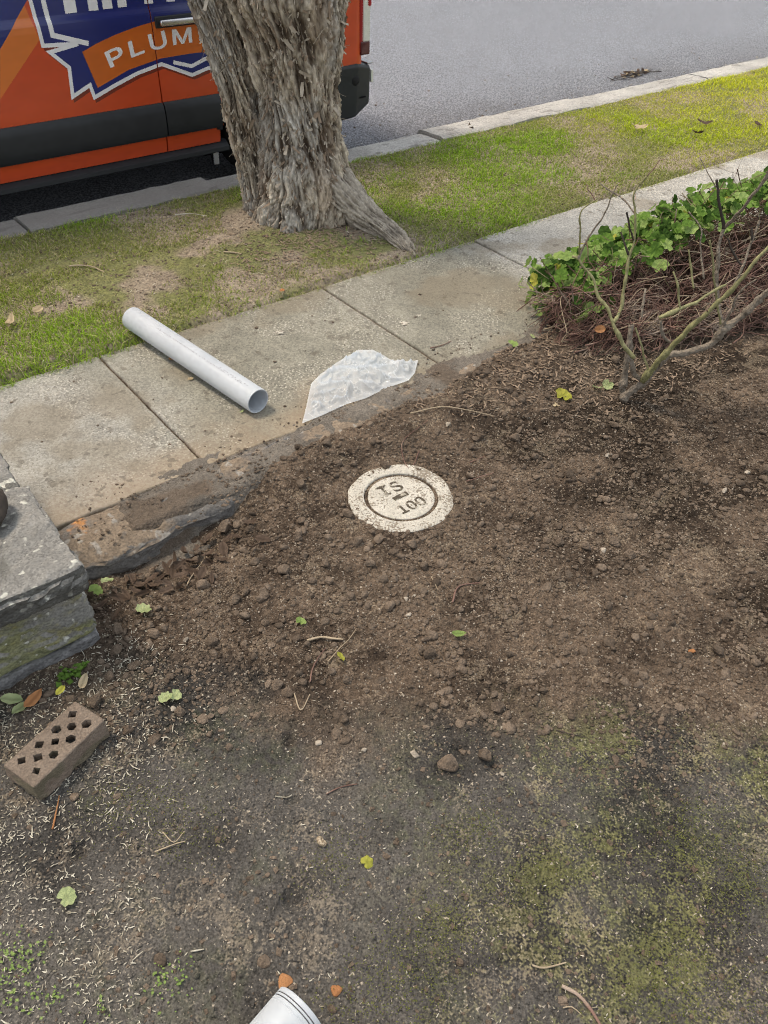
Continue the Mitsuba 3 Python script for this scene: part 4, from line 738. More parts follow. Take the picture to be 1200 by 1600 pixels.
# ---------------------------------------------------------------- leaves
def leaf_mesh(seed, lobes=7, scallop=0.055, cup=0.22, notch=0.55, nr=4, na=36, elong=1.0):
    """a rounded lobed leaf of radius 1, stalk end at the origin side; uv.x runs from the middle to the rim"""
    r = np.random.default_rng(seed); th = np.arange(na) * 2 * math.pi / na
    rim = 1 + scallop * np.cos(lobes * th + r.uniform(0, 6)) + 0.025 * np.cos(3 * lobes * th) + 0.08 * r.uniform(-1, 1) * np.cos(2 * th + r.uniform(0, 6))
    rim *= 1 - notch * np.exp(-(np.angle(np.exp(1j * (th - math.pi))) / 0.28) ** 2)
    V, UV = [[0, 0, 0]], [[0.0, 0.0]]
    for i in range(1, nr + 1):
        q = i / nr; R = rim * q
        z = cup * q ** 2 + 0.10 * q * np.cos(lobes * th + 1.0) + 0.10 * q * q * np.sin(2 * th + r.uniform(0, 6)) + 0.06 * r.uniform(-1, 1) * q
        V += np.stack([R * np.cos(th) * elong, R * np.sin(th), z], -1).tolist(); UV += np.stack([np.full(na, q), th / 6.2832], -1).tolist()
    f = [[0, 1 + j, 1 + (j + 1) % na] for j in range(na)]
    for i in range(nr - 1):
        a, b = 1 + i * na, 1 + (i + 1) * na
        for j in range(na):
            j2 = (j + 1) % na; f += [[a + j, b + j, b + j2], [a + j, b + j2, a + j2]]
    return mesh_of(V, f), np.array(UV)
def blade_mesh(seed, w=0.32, curl=0.25, n=7):
    r = np.random.default_rng(seed); s = np.linspace(-1, 1, n); wd = w * (1 - s ** 2) ** 0.7 + 0.01; z = curl * s ** 2 + 0.08 * r.uniform(-1, 1, n)
    V = np.concatenate([np.stack([s, -wd, z + 0.15 * wd * 2], -1), np.stack([s, 0 * s, z], -1), np.stack([s, wd, z + 0.2 * wd * 2], -1)])
    i = np.arange(n - 1); f = np.vstack([np.vstack([np.stack([k * n + i, (k + 1) * n + i, (k + 1) * n + i + 1], -1), np.stack([k * n + i, (k + 1) * n + i + 1, k * n + i + 1], -1)]) for k in (0, 1)])
    return mesh_of(V, f), np.stack([np.abs(V[:, 1]) / w, V[:, 0]], -1)
round_leaf = [mikit.ply(m, None, smooth=True, uv=u) for m, u in (leaf_mesh(k, lobes=6 + k % 3, cup=(0.25, 0.12, 0.3, -0.1, 0.2, 0.05)[k]) for k in range(6))]
raw_leaf = [leaf_mesh(k, lobes=6 + k % 3, cup=(0.25, 0.12, 0.3, -0.1, 0.2, 0.05)[k], nr=3, na=24) for k in range(6)]
blade_leaf = [mikit.ply(m, None, smooth=True, uv=u) for m, u in (blade_mesh(k, (0.3, 0.4, 0.5, 0.25)[k], (0.25, 0.4, 0.15, 0.5)[k]) for k in range(4))]
def mat4(R, s, t):
    m = np.eye(4); m[:3, :3] = R * s; m[:3, 3] = t; return T(m.tolist())
def lay(name, plies, k, xy, s, bsdf, label, cat='leaf', rz=0, tilt=(0.1, 0.1), zf=soil_z, lift=0.006, group=None):
    x, y = xy; z = float(zf(np.array(x), np.array(y))) + lift
    tw = T().translate([x, y, z]).rotate([0, 0, 1], rz).rotate([1, 0, 0], math.degrees(tilt[0])).rotate([0, 1, 0], math.degrees(tilt[1])).scale(s)
    return obj(name, plies[k], bsdf, to_world=tw, label=label, cat=cat, group=group)
flat = lambda x, y: 0 * x
lay('fallen_leaf', round_leaf, 0, (2.481, 1.854), 0.034, 'm_leaf_yellow', 'bright yellow green lobed leaf on the soil left of the shrub base', rz=40, tilt=(0.25, -0.2), lift=0.012)
lay('fallen_leaf', round_leaf, 1, (2.644, 1.806), 0.022, 'm_leaf_pale', 'pale green leaf beside the shrub base, left one of two', rz=100, tilt=(0.5, 0.2), lift=0.016)
lay('fallen_leaf', round_leaf, 2, (2.704, 1.801), 0.024, 'm_leaf_pale', 'pale green leaf beside the shrub base, right one of two', rz=200, tilt=(-0.4, 0.5), lift=0.018)
lay('fallen_leaf', round_leaf, 4, (2.559, 2.239), 0.024, 'm_leaf_light', 'small pale green leaf lying on the mulch beside the path edge', rz=10, tilt=(0.2, 0.1), lift=0.02)
lay('fallen_leaf', round_leaf, 3, (2.729, 2.263), 0.022, 'm_leaf_pale', 'pale crumpled leaf on the dark path edge below the shrub', rz=60, tilt=(0.5, 0.1), lift=0.02)
lay('fallen_leaf', round_leaf, 3, (2.422, 1.836), 0.018, 'm_leaf_tan', 'small tan leaf under the bright yellow green leaf', rz=60, tilt=(0.2, 0.1), lift=0.006)
lay('fallen_leaf', round_leaf, 2, (0.533, 1.768), 0.024, 'm_leaf_pale', 'pale yellow leaf on the dead brown leaves by the wall', rz=170, tilt=(0.2, -0.2), lift=0.02)
lay('fallen_leaf', round_leaf, 5, (0.463, 1.981), 0.022, 'm_leaf_light', 'light green leaf in the hollow at the wall corner, lower one', rz=20, tilt=(0.3, 0.2), lift=0.035)
lay('fallen_leaf', round_leaf, 1, (0.509, 2.000), 0.022, 'm_leaf_pale', 'light green leaf in the hollow at the wall corner, upper one', rz=80, tilt=(0.2, 0.4), lift=0.04)
lay('fallen_leaf', round_leaf, 2, (0.437, 1.432), 0.020, 'm_leaf_pale', 'pale lobed leaf on the soil right of the brick, left piece', rz=190, tilt=(0.3, 0.1), lift=0.010)
lay('fallen_leaf', round_leaf, 4, (0.460, 1.425), 0.018, 'm_leaf_pale', 'pale lobed leaf on the soil right of the brick, right piece', rz=300, tilt=(-0.2, 0.3), lift=0.012)
lay('fallen_leaf', round_leaf, 5, (0.011, 1.076), 0.021, 'm_leaf_pale', 'round pale green leaf with its stalk, on the clippings at lower left', rz=0, tilt=(0.12, 0.1), lift=0.012)
lay('fallen_leaf', blade_leaf, 2, (0.102, 1.684), 0.032, 'm_leaf_pale', 'grey green oval leaf between wall foot and brick, upper one', rz=-40, tilt=(0.1, 0.1), lift=0.012)
lay('fallen_leaf', blade_leaf, 2, (0.109, 1.642), 0.026, 'm_leaf_pale', 'grey green oval leaf between wall foot and brick, lower one', rz=20, tilt=(0.1, 0.2), lift=0.012)
lay('fallen_leaf', blade_leaf, 0, (0.276, 1.616), 0.036, 'm_leaf_tan', 'narrow tan leaf standing behind the far end of the brick', rz=50, tilt=(0.4, 0.3), lift=0.018)
lay('fallen_leaf', blade_leaf, 1, (0.145, 1.644), 0.036, 'm_leaf_orange', 'rusty brown leaf between the wall foot and the brick', rz=30, tilt=(0.3, 0.1), lift=0.012)
lay('fallen_leaf', blade_leaf, 2, (0.209, 1.565), 0.018, 'm_leaf_yellow', 'small yellow leaf lying on the far end of the brick', rz=30, tilt=(0.2, 0.1), lift=0.084)
lay('fallen_leaf', round_leaf, 0, (0.892, 1.455), 0.016, 'm_leaf_light', 'small fresh green leaf above the short pale root', rz=30, tilt=(0.2, 0.2), lift=0.012)
lay('fallen_leaf', blade_leaf, 2, (0.906, 1.270), 0.022, 'm_leaf_yellow', 'yellow green leaf below the short pale root', rz=70, tilt=(0.5, 0.2), lift=0.014)
lay('fallen_leaf', blade_leaf, 1, (1.233, 1.127), 0.024, 'm_leaf_light', 'narrow green leaf in the middle of the bed, below the round cover', rz=-30, tilt=(0.3, 0.2), lift=0.012)
lay('fallen_leaf', round_leaf, 3, (0.599, 0.736), 0.015, 'm_leaf_yellow', 'small yellow leaf on the trodden soil near the snail shell', rz=0, tilt=(0.3, 0.1), lift=0.008)
lay('fallen_leaf', blade_leaf, 2, (2.842, 2.000), 0.034, 'm_leaf_orange', 'pinkish tan leaf caught in the bare stems of the shrub', rz=-20, tilt=(0.9, 0.2), lift=0.10)
lay('fallen_leaf', blade_leaf, 2, (1.279, 3.029), 0.022, 'm_leaf_orange', 'orange leaf on the footpath beside the pipe', rz=10, zf=flat, lift=0.008)
lay('fallen_leaf', blade_leaf, 2, (1.265, 2.842), 0.016, 'm_leaf_tan', 'pale tan leaf on the footpath below the pipe', rz=10, zf=flat, lift=0.006)
lay('fallen_leaf', blade_leaf, 0, (1.314, 2.509), 0.014, 'm_leaf_pale', 'pale scrap just left of the open pipe end', rz=10, zf=flat, lift=0.006, cat='scrap')
lay('fallen_leaf', blade_leaf, 2, (1.998, 3.275), 0.020, 'm_leaf_orange', 'orange leaf on the grass edge left of the slab joint', rz=30, zf=strip_z, lift=0.022)
lay('fallen_leaf', blade_leaf, 1, (5.581, 3.975), 0.075, 'm_leaf_tan', 'large tan leaf on the grass below the road debris', rz=-20, zf=strip_z, lift=0.035)
lay('fallen_leaf', blade_leaf, 2, (0.955, 3.718), 0.036, 'm_leaf_tan', 'pinkish tan leaf in the grass at the left', rz=30, tilt=(0.4, 0.1), zf=strip_z, lift=0.022)
lay('fallen_leaf', blade_leaf, 3, (0.808, 3.652), 0.060, 'm_leaf_tan', 'long pale bark curl in the grass at the left edge', rz=60, zf=strip_z, lift=0.028, cat='bark strip')
lay('fallen_leaf', blade_leaf, 3, (4.605, 4.750), 0.060, 'm_leaf_brown', 'dark leaf on the grass near the kerb', rz=60, zf=strip_z, lift=0.028)
lay('fallen_leaf', blade_leaf, 3, (6.126, 3.798), 0.075, 'm_leaf_brown', 'dark curled leaf on the grass at right, larger one', rz=-30, tilt=(0.3, 0.2), zf=strip_z, lift=0.035)
lay('fallen_leaf', blade_leaf, 1, (5.878, 3.663), 0.055, 'm_leaf_brown', 'dark curled leaf on the grass at right, smaller one', rz=80, tilt=(0.3, 0.2), zf=strip_z, lift=0.032)
lay('fallen_leaf', blade_leaf, 2, (6.469, 3.545), 0.060, 'm_leaf_brown', 'brown leaf on the grass at the right edge', rz=10, tilt=(0.3, 0.2), zf=strip_z, lift=0.032)
for k, (xy, s, lab) in enumerate([((2.313, 2.708), 0.020, 'white smear of dried paint on the slab, larger one'), ((2.417, 2.729), 0.011, 'white smear of dried paint on the slab, smaller one'), ((1.790, 2.968), 0.016, 'pale dried splash on the slab right of the pipe')]):
    m, u = leaf_mesh(30 + k, 5, 0.25, 0.0, 0.2); m.vertices[:, 2] = 0.06 * (1 - np.hypot(m.vertices[:, 0], m.vertices[:, 1]))
    lay('dried_splash', [mikit.ply(m, None, smooth=True, uv=u)], 0, xy, s, 'm_disc', lab, 'splash', zf=flat, lift=0.0035, tilt=(0, 0))
# dead leaves gathered in the hollow between wall end and edging
dl = np.random.default_rng(66)
for k in range(75):
    x, y = 0.70 + 0.20 * dl.normal(), 1.93 + 0.075 * dl.normal()
    if x < 0.43 or y > 2.03 or x > 1.02 or y < 1.72: continue
    lay('dead_leaf', blade_leaf, int(dl.integers(4)), (x, y), dl.uniform(0.016, 0.032), 'm_leaf_brown', 'curled dead brown leaf in the hollow between wall and edging', rz=dl.uniform(0, 360), tilt=(dl.normal(0, 0.5), dl.normal(0, 0.4)), lift=dl.uniform(0.008, 0.034), group='dead leaves in the hollow by the wall')

# ---------------------------------------------------------------- twigs and roots on the ground
def twig(name, pts, r, bsdf, label, lift=0.004, zf=soil_z, cat='twig'):
    p = [(x, y, float(zf(np.array(x), np.array(y))) + lift + (q[0] if q else 0)) for x, y, *q in pts]
    c = curve(p, 0.008, 0.006, int(abs(pts[0][0]) * 1000)); rr = r * (1 - 0.45 * np.linspace(0, 1, len(c)))
    return obj(name, tube(c, rr, 6, rough=0.18, seed=3), bsdf, smooth=True, label=label, cat=cat)
twig('root', [(0.865, 1.381), (0.903, 1.368), (0.929, 1.340), (0.952, 1.320)], 0.0042, 'm_twig_pale', 'short pale bent root in the middle of the dug bed', 0.006, cat='root')
twig('twig', [(0.787, 1.252), (0.831, 1.296), (0.894, 1.329)], 0.0026, 'm_twig', 'dark curved twig below the short pale root', 0.006)
twig('twig', [(0.870, 1.282), (0.951, 1.305), (1.007, 1.325)], 0.0017, 'm_twig_pale', 'thin straight twig right of the short pale root', 0.008)
twig('twig', [(1.316, 1.240), (1.375, 1.276), (1.439, 1.250)], 0.0032, 'm_twig', 'dark hooked twig right of centre in the bed', 0.008)
twig('twig', [(1.330, 1.361), (1.310, 1.306)], 0.0018, 'm_twig_pale', 'short thin twig below the round cover', 0.008)
twig('twig', [(0.695, 1.810), (0.753, 1.875), (0.814, 1.932)], 0.0020, 'm_twig_pale', 'long pale twig leaning under the edging stone', 0.010)
twig('twig', [(0.728, 1.241), (0.712, 1.184), (0.764, 1.215)], 0.0022, 'm_twig_pale', 'pale thin root looped at the lower edge of the dug bed', 0.006, cat='root')
twig('twig', [(0.625, 0.939), (0.668, 0.931), (0.702, 0.915)], 0.0022, 'm_twig', 'straight dark twig on the trodden soil above the snail shell', 0.004)
twig('twig', [(1.296, 0.468), (1.256, 0.424), (1.218, 0.378), (1.174, 0.346)], 0.0016, 'm_cane_dark', 'long thin black stalk on the mossy soil at right', 0.006)
twig('twig', [(0.743, 0.338), (0.758, 0.319), (0.804, 0.298)], 0.0026, 'm_twig_pale', 'pale bent twig near the bottom right', 0.006)
twig('twig', [(0.762, 0.271), (0.777, 0.236), (0.777, 0.205), (0.771, 0.172)], 0.0048, 'm_twig', 'thick brown root at the bottom right', 0.006, cat='root')
twig('twig', [(0.732, 0.239), (0.748, 0.230), (0.753, 0.208)], 0.0018, 'm_twig_pale', 'small pale twig beside the thick brown root', 0.006)
twig('twig', [(0.047, 1.259), (0.072, 1.302), (0.093, 1.334)], 0.0024, 'm_leaf_orange', 'reddish brown twig just below the brick', 0.006)
twig('twig', [(1.233, 0.725), (1.249, 0.693), (1.282, 0.658)], 0.0018, 'm_cane_dark', 'thin dark twig at the lower right of the dug bed', 0.005)
twig('twig', [(1.727, 1.897), (1.622, 1.827), (1.686, 1.952), (1.862, 2.008)], 0.0020, 'm_twig', 'thin twig curving above the round cover', 0.010)
twig('twig', [(1.845, 1.738), (1.933, 1.744)], 0.0022, 'm_twig', 'short twig right of the round cover, upper one', 0.008)
twig('twig', [(1.748, 1.657), (1.869, 1.635)], 0.0018, 'm_twig', 'short twig right of the round cover, lower one', 0.008)
twig('twig', [(1.833, 2.084), (1.958, 2.033), (2.047, 1.959), (2.115, 1.899)], 0.0030, 'm_twig_pale', 'long pale root lying along the upper edge of the bed', 0.012, cat='root')
twig('twig', [(2.262, 2.461), (2.319, 2.449), (2.382, 2.454)], 0.0026, 'm_twig', 'small twig lying on the footpath joint', 0.004, flat)
twig('twig', [(0.518, 1.009), (0.542, 0.996), (0.557, 0.993)], 0.0022, 'm_straw', 'white curved straw on the trodden soil left of centre', 0.005)
twig('twig', [(0.213, 1.057), (0.258, 1.047), (0.286, 1.037)], 0.0020, 'm_twig_pale', 'pale crossing twig at lower left, long one', 0.006)
twig('twig', [(0.253, 1.087), (0.262, 1.049), (0.295, 1.059)], 0.0016, 'm_twig_pale', 'pale crossing twig at lower left, short one', 0.007)
twig('twig', [(0.176, 0.805), (0.203, 0.793)], 0.0022, 'm_straw', 'straight straw at the bottom left', 0.005)
twig('twig', [(1.259, 4.101), (1.341, 4.054), (1.376, 3.941)], 0.0050, 'm_twig_pale', 'brown stick on the worn grass at left', 0.012, strip_z)
twig('twig', [(1.985, 3.822), (2.023, 3.787), (2.047, 3.742)], 0.0048, 'm_twig_pale', 'pale stick on the bare earth left of the tree root', 0.010, strip_z)
twig('twig', [(1.997, 4.385), (2.076, 4.343), (2.124, 4.244)], 0.0035, 'm_straw', 'thin pale stalk on the grass left of the tree', 0.02, strip_z)

# ---------------------------------------------------------------- snail shell
t = np.linspace(0, 2.6 * 2 * math.pi, 90); rr = 0.0105 * np.exp(0.155 * (t - t[-1])); sx, sy = (0.543, 0.843)
c = np.stack([rr * np.cos(t), 0.35 * 0.011 * (1 - rr / rr[-1]), rr * np.sin(t)], -1)
sh = tube(c, rr * 0.72, 14); sz = float(soil_z(np.array(sx), np.array(sy)))
def snail_color(p, n, uv): return mix((0.20, 0.145, 0.09), (0.46, 0.38, 0.27), smoothstep(0.35, 0.65, noise(p.x * 300, p.y * 300, p.z * 300)))
matte('m_snail', snail_color, 0.45, 0.5)
obj('snail_shell', sh, 'm_snail', smooth=True, to_world=T().translate([sx, sy, sz + 0.011]).rotate([0, 0, 1], 70).rotate([1, 0, 0], -50), label='small brown spiral snail shell on the trodden soil', cat='snail shell')

# ---------------------------------------------------------------- the overgrown geranium on the right
bush = thing('geranium_bush', 'sprawling green geranium bush with a mass of bare reddish stems', 'bush')
br = np.random.default_rng(77)
def bush_h(x): return np.interp(x, [2.62, 2.75, 2.95, 3.2, 3.6, 4.0, 4.6, 5.4], [0.08, 0.18, 0.235, 0.30, 0.42, 0.455, 0.42, 0.36])
def bush_front(x): return np.interp(x, [2.70, 2.84, 3.0, 3.2, 3.45, 4.2, 5.4], [2.22, 2.06, 1.95, 1.86, 1.76, 1.60, 1.6])
# added dark core: its colour stands in for the shade inside the bush
nx, nt = 70, 40; X = np.linspace(2.80, 5.2, nx); P = []
for x in X:
    hh, yf = float(bush_h(x)) * 0.68, float(bush_front(x)) + 0.16; yc, ry = (yf + 2.36) / 2, max((2.36 - yf) / 2, 0.05)
    k = min(1, (x - 2.78) / 0.15, (5.24 - x) / 0.2); a = np.linspace(0, math.pi, nt)
    P.append(np.stack([np.full(nt, x), yc + ry * np.cos(a) * k, -0.06 + hh * np.sin(a) ** 0.8 * k], -1))
P = np.array(P).reshape(-1, 3); core = mesh_of(P, grid_faces(nx, nt)); core.vertices = P + core.vertex_normals * (0.09 * (nfbm(P * 14, 4, 5) - 0.5))[:, None]
matte('m_shade_core', lambda p, n, uv: mix((0.020, 0.012, 0.009), (0.085, 0.050, 0.036), fbm(p.x * 45, p.y * 45, p.z * 45, 3)), 0.95, 0.1)
obj('shade_core', core, 'm_shade_core', bush, smooth=True)
def stem_curve(pale=False):
    x = 2.82 + 2.0 * br.random() ** 1.25; f = br.random() ** 1.7; yf = float(bush_front(x)); y = yf + (2.30 - yf) * f
    hh = float(bush_h(x)); z = hh * (0.10 + 0.84 * br.random()) * math.sqrt(max(0.12, 1 - (1 - f) ** 2.5)) if f < 0.6 else hh * br.uniform(0.5, 0.92)
    L = br.uniform(0.12, 0.42); a = br.normal(0, 0.55) + (math.pi if br.random() < 0.5 else 0) - 0.3; e = br.normal(0.05, 0.5)
    d = np.array([math.cos(a) * math.cos(e), math.sin(a) * math.cos(e) * 0.7, math.sin(e)]); p = np.array([x, y, z])
    b = br.normal(0, 0.035, 3) + [0, 0, -0.02]
    pts = [p - d * L / 2 + b, p - d * L / 6 + br.normal(0, 0.012, 3), p + d * L / 6 + br.normal(0, 0.012, 3), p + d * L / 2 + b * br.uniform(-0.5, 1)]
    for q in pts: q[2] = max(q[2], 0.02); q[0] = max(q[0], 2.74)
    return curve(pts, 0.03)
st = [[], []]
for k in range(2700):
    c = stem_curve(); r = br.uniform(0.0011, 0.0030); st[int(br.random() < 0.13)].append(tube(c, r * np.linspace(1, 0.7, len(c)), 4, cap=False))
obj('bare_stems', cat_mesh(st[0]), 'm_twig', bush, smooth=True, kind='stuff', label='tangle of thin reddish brown bare stems')
obj('pale_bare_stems', cat_mesh(st[1]), 'm_twig_pale', bush, smooth=True, kind='stuff', label='thin straw coloured bare stems')
for k in range(70):
    c = stem_curve(); c = c + np.array([-0.01, -0.03, 0.012]); r = br.uniform(0.0028, 0.0042)
    obj('stem', tube(c, r * np.linspace(1, 0.7, len(c)), 6), 'm_twig' if br.random() < 0.75 else 'm_twig_pale', bush, smooth=True)
def frame_from(nrm):
    n = nrm / np.linalg.norm(nrm); u = np.cross(n, [0.2, 0.3, 0.93]); u /= np.linalg.norm(u); w = np.cross(n, u); a = br.uniform(0, 2 * math.pi)
    return np.stack([math.cos(a) * u + math.sin(a) * w, -math.sin(a) * u + math.cos(a) * w, n], 1)
spots = []
while len(spots) < 1350:
    if br.random() < 0.17:          # the clump that hangs over the path at the left end
        p = np.array([2.93, 2.30, 0.13]) + br.normal(0, 1, 3) * [0.062, 0.085, 0.065]; o = p - [2.95, 2.25, 0.05]
    else:
        x = 2.92 + 2.3 * br.random() ** 1.1; t = br.random(); hh = float(bush_h(x)); yt = np.interp(x, [2.8, 3.3, 3.8, 5.2], [2.20, 2.08, 1.98, 1.9])
        y = yt + (2.56 - yt) * t + br.normal(0, 0.025); z = hh * (1.0 - 0.62 * t ** 2.2) + br.normal(0, 0.030); p = np.array([x, y, z]); o = np.array([-0.15, -0.15 + 0.75 * t, 0.8 - 0.3 * t])
    if p[2] < 0.05 or p[0] < 2.82: continue
    o = o / (np.linalg.norm(o) + 1e-9) + br.normal(0, 0.55, 3) + [-0.12, -0.22, 0.2]
    spots.append((p, o))
order = np.argsort([np.linalg.norm(p - EYE) - (0.6 if p[2] > 0.8 * bush_h(p[0]) else 0) for p, o in spots]); rest = {}
for i, q in enumerate(order):
    p, o = spots[q]; s = br.uniform(0.016, 0.037); R = frame_from(o); k = int(br.integers(6))
    u = br.random(); left = p[0] < 3.0
    mt = 'm_leaf_yellow' if u < 0.03 else 'm_leaf_light' if u < (0.58 if left else 0.42) else 'm_leaf_dark' if u > 0.82 else 'm_leaf'
    if i < 300: obj('leaf', round_leaf[k], mt, bush, to_world=mat4(R, s, p), label='yellowing leaf' if mt == 'm_leaf_yellow' else None)
    else: rest.setdefault(mt, []).append((raw_leaf[k][0].vertices @ (R * s).T + p, raw_leaf[k][0].faces, raw_leaf[k][1]))
for mt, L in rest.items():
    obj('foliage', join([(v, f) for v, f, _ in L]), mt, bush, smooth=True, uv=np.vstack([u for *_, u in L]), kind='stuff')
pet = []
for p, o in spots[:420]:
    b = p + np.array([br.normal(0.05, 0.05), br.normal(-0.02, 0.05), -br.uniform(0.06, 0.14)]); b[2] = max(b[2], 0.01)
    pet.append(tube(curve([b, (b + p) / 2 + br.normal(0, 0.012, 3), p], 0.03), 0.0014, 4, cap=False))
obj('leaf_stalks', cat_mesh(pet), 'm_cane_green', bush, smooth=True, kind='stuff')

# ---------------------------------------------------------------- pruned rose in front of it
rose = thing('pruned_rose', 'pruned rose bush with bare green and grey thorny canes', 'rose bush')
CANES = [
 ('m_cane_grey', 0.017, 0.010, [(2.675, 1.687, -0.016), (2.690, 1.662, 0.041), (2.704, 1.639, 0.086), (2.707, 1.597, 0.169), (2.726, 1.566, 0.234), (2.789, 1.540, 0.241), (2.847, 1.504, 0.264), (2.872, 1.482, 0.301), (2.895, 1.464, 0.351), (2.944, 1.441, 0.394), (2.994, 1.399, 0.509), (3.030, 1.341, 0.620)]),
 ('m_cane_green', 0.0135, 0.005, [(2.695, 1.635, 0.097), (2.689, 1.597, 0.176), (2.682, 1.561, 0.257), (2.690, 1.509, 0.375), (2.703, 1.451, 0.476), (2.730, 1.407, 0.570), (2.743, 1.386, 0.631), (2.755, 1.368, 0.697), (2.781, 1.344, 0.752), (2.803, 1.309, 0.826)]),
 ('m_cane_grey', 0.0105, 0.0085, [(2.702, 1.643, 0.085), (2.672, 1.672, 0.129), (2.651, 1.687, 0.196)]),
 ('m_cane_green', 0.0090, 0.0042, [(2.658, 1.675, 0.200), (2.615, 1.726, 0.261), (2.593, 1.762, 0.326), (2.585, 1.794, 0.378), (2.575, 1.848, 0.416), (2.573, 1.890, 0.475), (2.553, 1.940, 0.517), (2.542, 1.957, 0.541), (2.530, 1.978, 0.544)]),
 ('m_cane_grey', 0.0045, 0.0022, [(2.542, 1.957, 0.541), (2.563, 1.943, 0.631), (2.591, 1.918, 0.707), (2.607, 1.911, 0.785), (2.613, 1.900, 0.832)]),
 ('m_cane_green', 0.0042, 0.0020, [(2.544, 1.955, 0.555), (2.513, 1.948, 0.658), (2.492, 1.944, 0.736), (2.518, 1.902, 0.798)]),
 ('m_cane_green', 0.0070, 0.0030, [(2.592, 1.764, 0.336), (2.641, 1.779, 0.378), (2.661, 1.803, 0.485), (2.674, 1.820, 0.558), (2.685, 1.822, 0.618), (2.691, 1.850, 0.720), (2.681, 1.866, 0.792), (2.696, 1.843, 0.862)]),
 ('m_cane_grey', 0.0034, 0.0024, [(2.691, 1.850, 0.720), (2.683, 1.920, 0.759), (2.661, 2.012, 0.794)]),
 ('m_cane_dark', 0.0040, 0.0030, [(2.673, 1.823, 0.571), (2.668, 1.850, 0.612), (2.665, 1.874, 0.649)]),
 ('m_cane_dark', 0.0036, 0.0026, [(2.682, 1.826, 0.630), (2.645, 1.830, 0.694), (2.618, 1.835, 0.747)]),
 ('m_cane_grey', 0.0150, 0.0110, [(2.714, 1.718, -0.031), (2.711, 1.742, 0.096), (2.716, 1.753, 0.206), (2.719, 1.767, 0.286)]),
 ('m_cane_green', 0.0078, 0.0040, [(2.566, 1.558, 0.452), (2.614, 1.519, 0.487), (2.673, 1.499, 0.506), (2.748, 1.492, 0.531), (2.808, 1.472, 0.554)]),
 ('m_cane_grey', 0.0080, 0.0065, [(2.890, 1.471, 0.354), (2.890, 1.529, 0.448), (2.887, 1.571, 0.561), (2.889, 1.588, 0.652), (2.896, 1.596, 0.708)]),
 ('m_cane_dark', 0.0062, 0.0050, [(2.896, 1.596, 0.704), (2.871, 1.617, 0.782), (2.841, 1.647, 0.872)]),
 ('m_cane_grey', 0.0062, 0.0048, [(2.897, 1.594, 0.708), (2.877, 1.550, 0.777), (2.856, 1.507, 0.851), (2.848, 1.484, 0.907), (2.837, 1.463, 0.964), (2.828, 1.440, 1.041)]),
 ('m_cane_green', 0.0046, 0.0026, [(2.867, 1.471, 0.376), (2.816, 1.497, 0.492), (2.777, 1.521, 0.600), (2.738, 1.547, 0.711)]),
 ('m_cane_green', 0.0050, 0.0030, [(2.685, 1.613, 0.157), (2.646, 1.658, 0.273), (2.628, 1.687, 0.339)]),
 ('m_cane_green', 0.0042, 0.0034, [(2.616, 1.516, 0.492), (2.609, 1.546, 0.574), (2.602, 1.576, 0.620)]),
 ('m_cane_grey', 0.0060, 0.0048, [(2.692, 1.563, 0.309), (2.670, 1.580, 0.332), (2.648, 1.597, 0.397)]),
 ('m_cane_dark', 0.0042, 0.0030, [(2.735, 1.400, 0.678), (2.712, 1.436, 0.715), (2.696, 1.462, 0.762)]),
 ('m_cane_grey', 0.0036, 0.0024, [(2.783, 1.549, 0.552), (2.788, 1.599, 0.646), (2.784, 1.624, 0.715), (2.774, 1.678, 0.768)]),
 ('m_cane_grey', 0.0060, 0.0036, [(2.734, 1.402, 0.576), (2.774, 1.412, 0.659), (2.811, 1.428, 0.735), (2.831, 1.434, 0.801)]),
 ('m_cane_dark', 0.0040, 0.0030, [(2.811, 1.428, 0.735), (2.801, 1.445, 0.776)]),
 ('m_cane_grey', 0.0024, 0.0012, [(2.847, 1.637, 0.841), (2.831, 1.682, 0.891), (2.818, 1.722, 0.937)]),
 ('m_cane_grey', 0.0050, 0.0034, [(2.670, 1.694, 0.367), (2.688, 1.722, 0.436), (2.705, 1.733, 0.464)]),
 ('m_cane_green', 0.0040, 0.0028, [(2.752, 1.561, 0.520), (2.752, 1.600, 0.594), (2.750, 1.623, 0.647)]),
 ('m_cane_grey', 0.0055, 0.0030, [(2.883, 1.465, 0.374), (2.869, 1.450, 0.450), (2.857, 1.431, 0.543), (2.877, 1.398, 0.586)]),
]
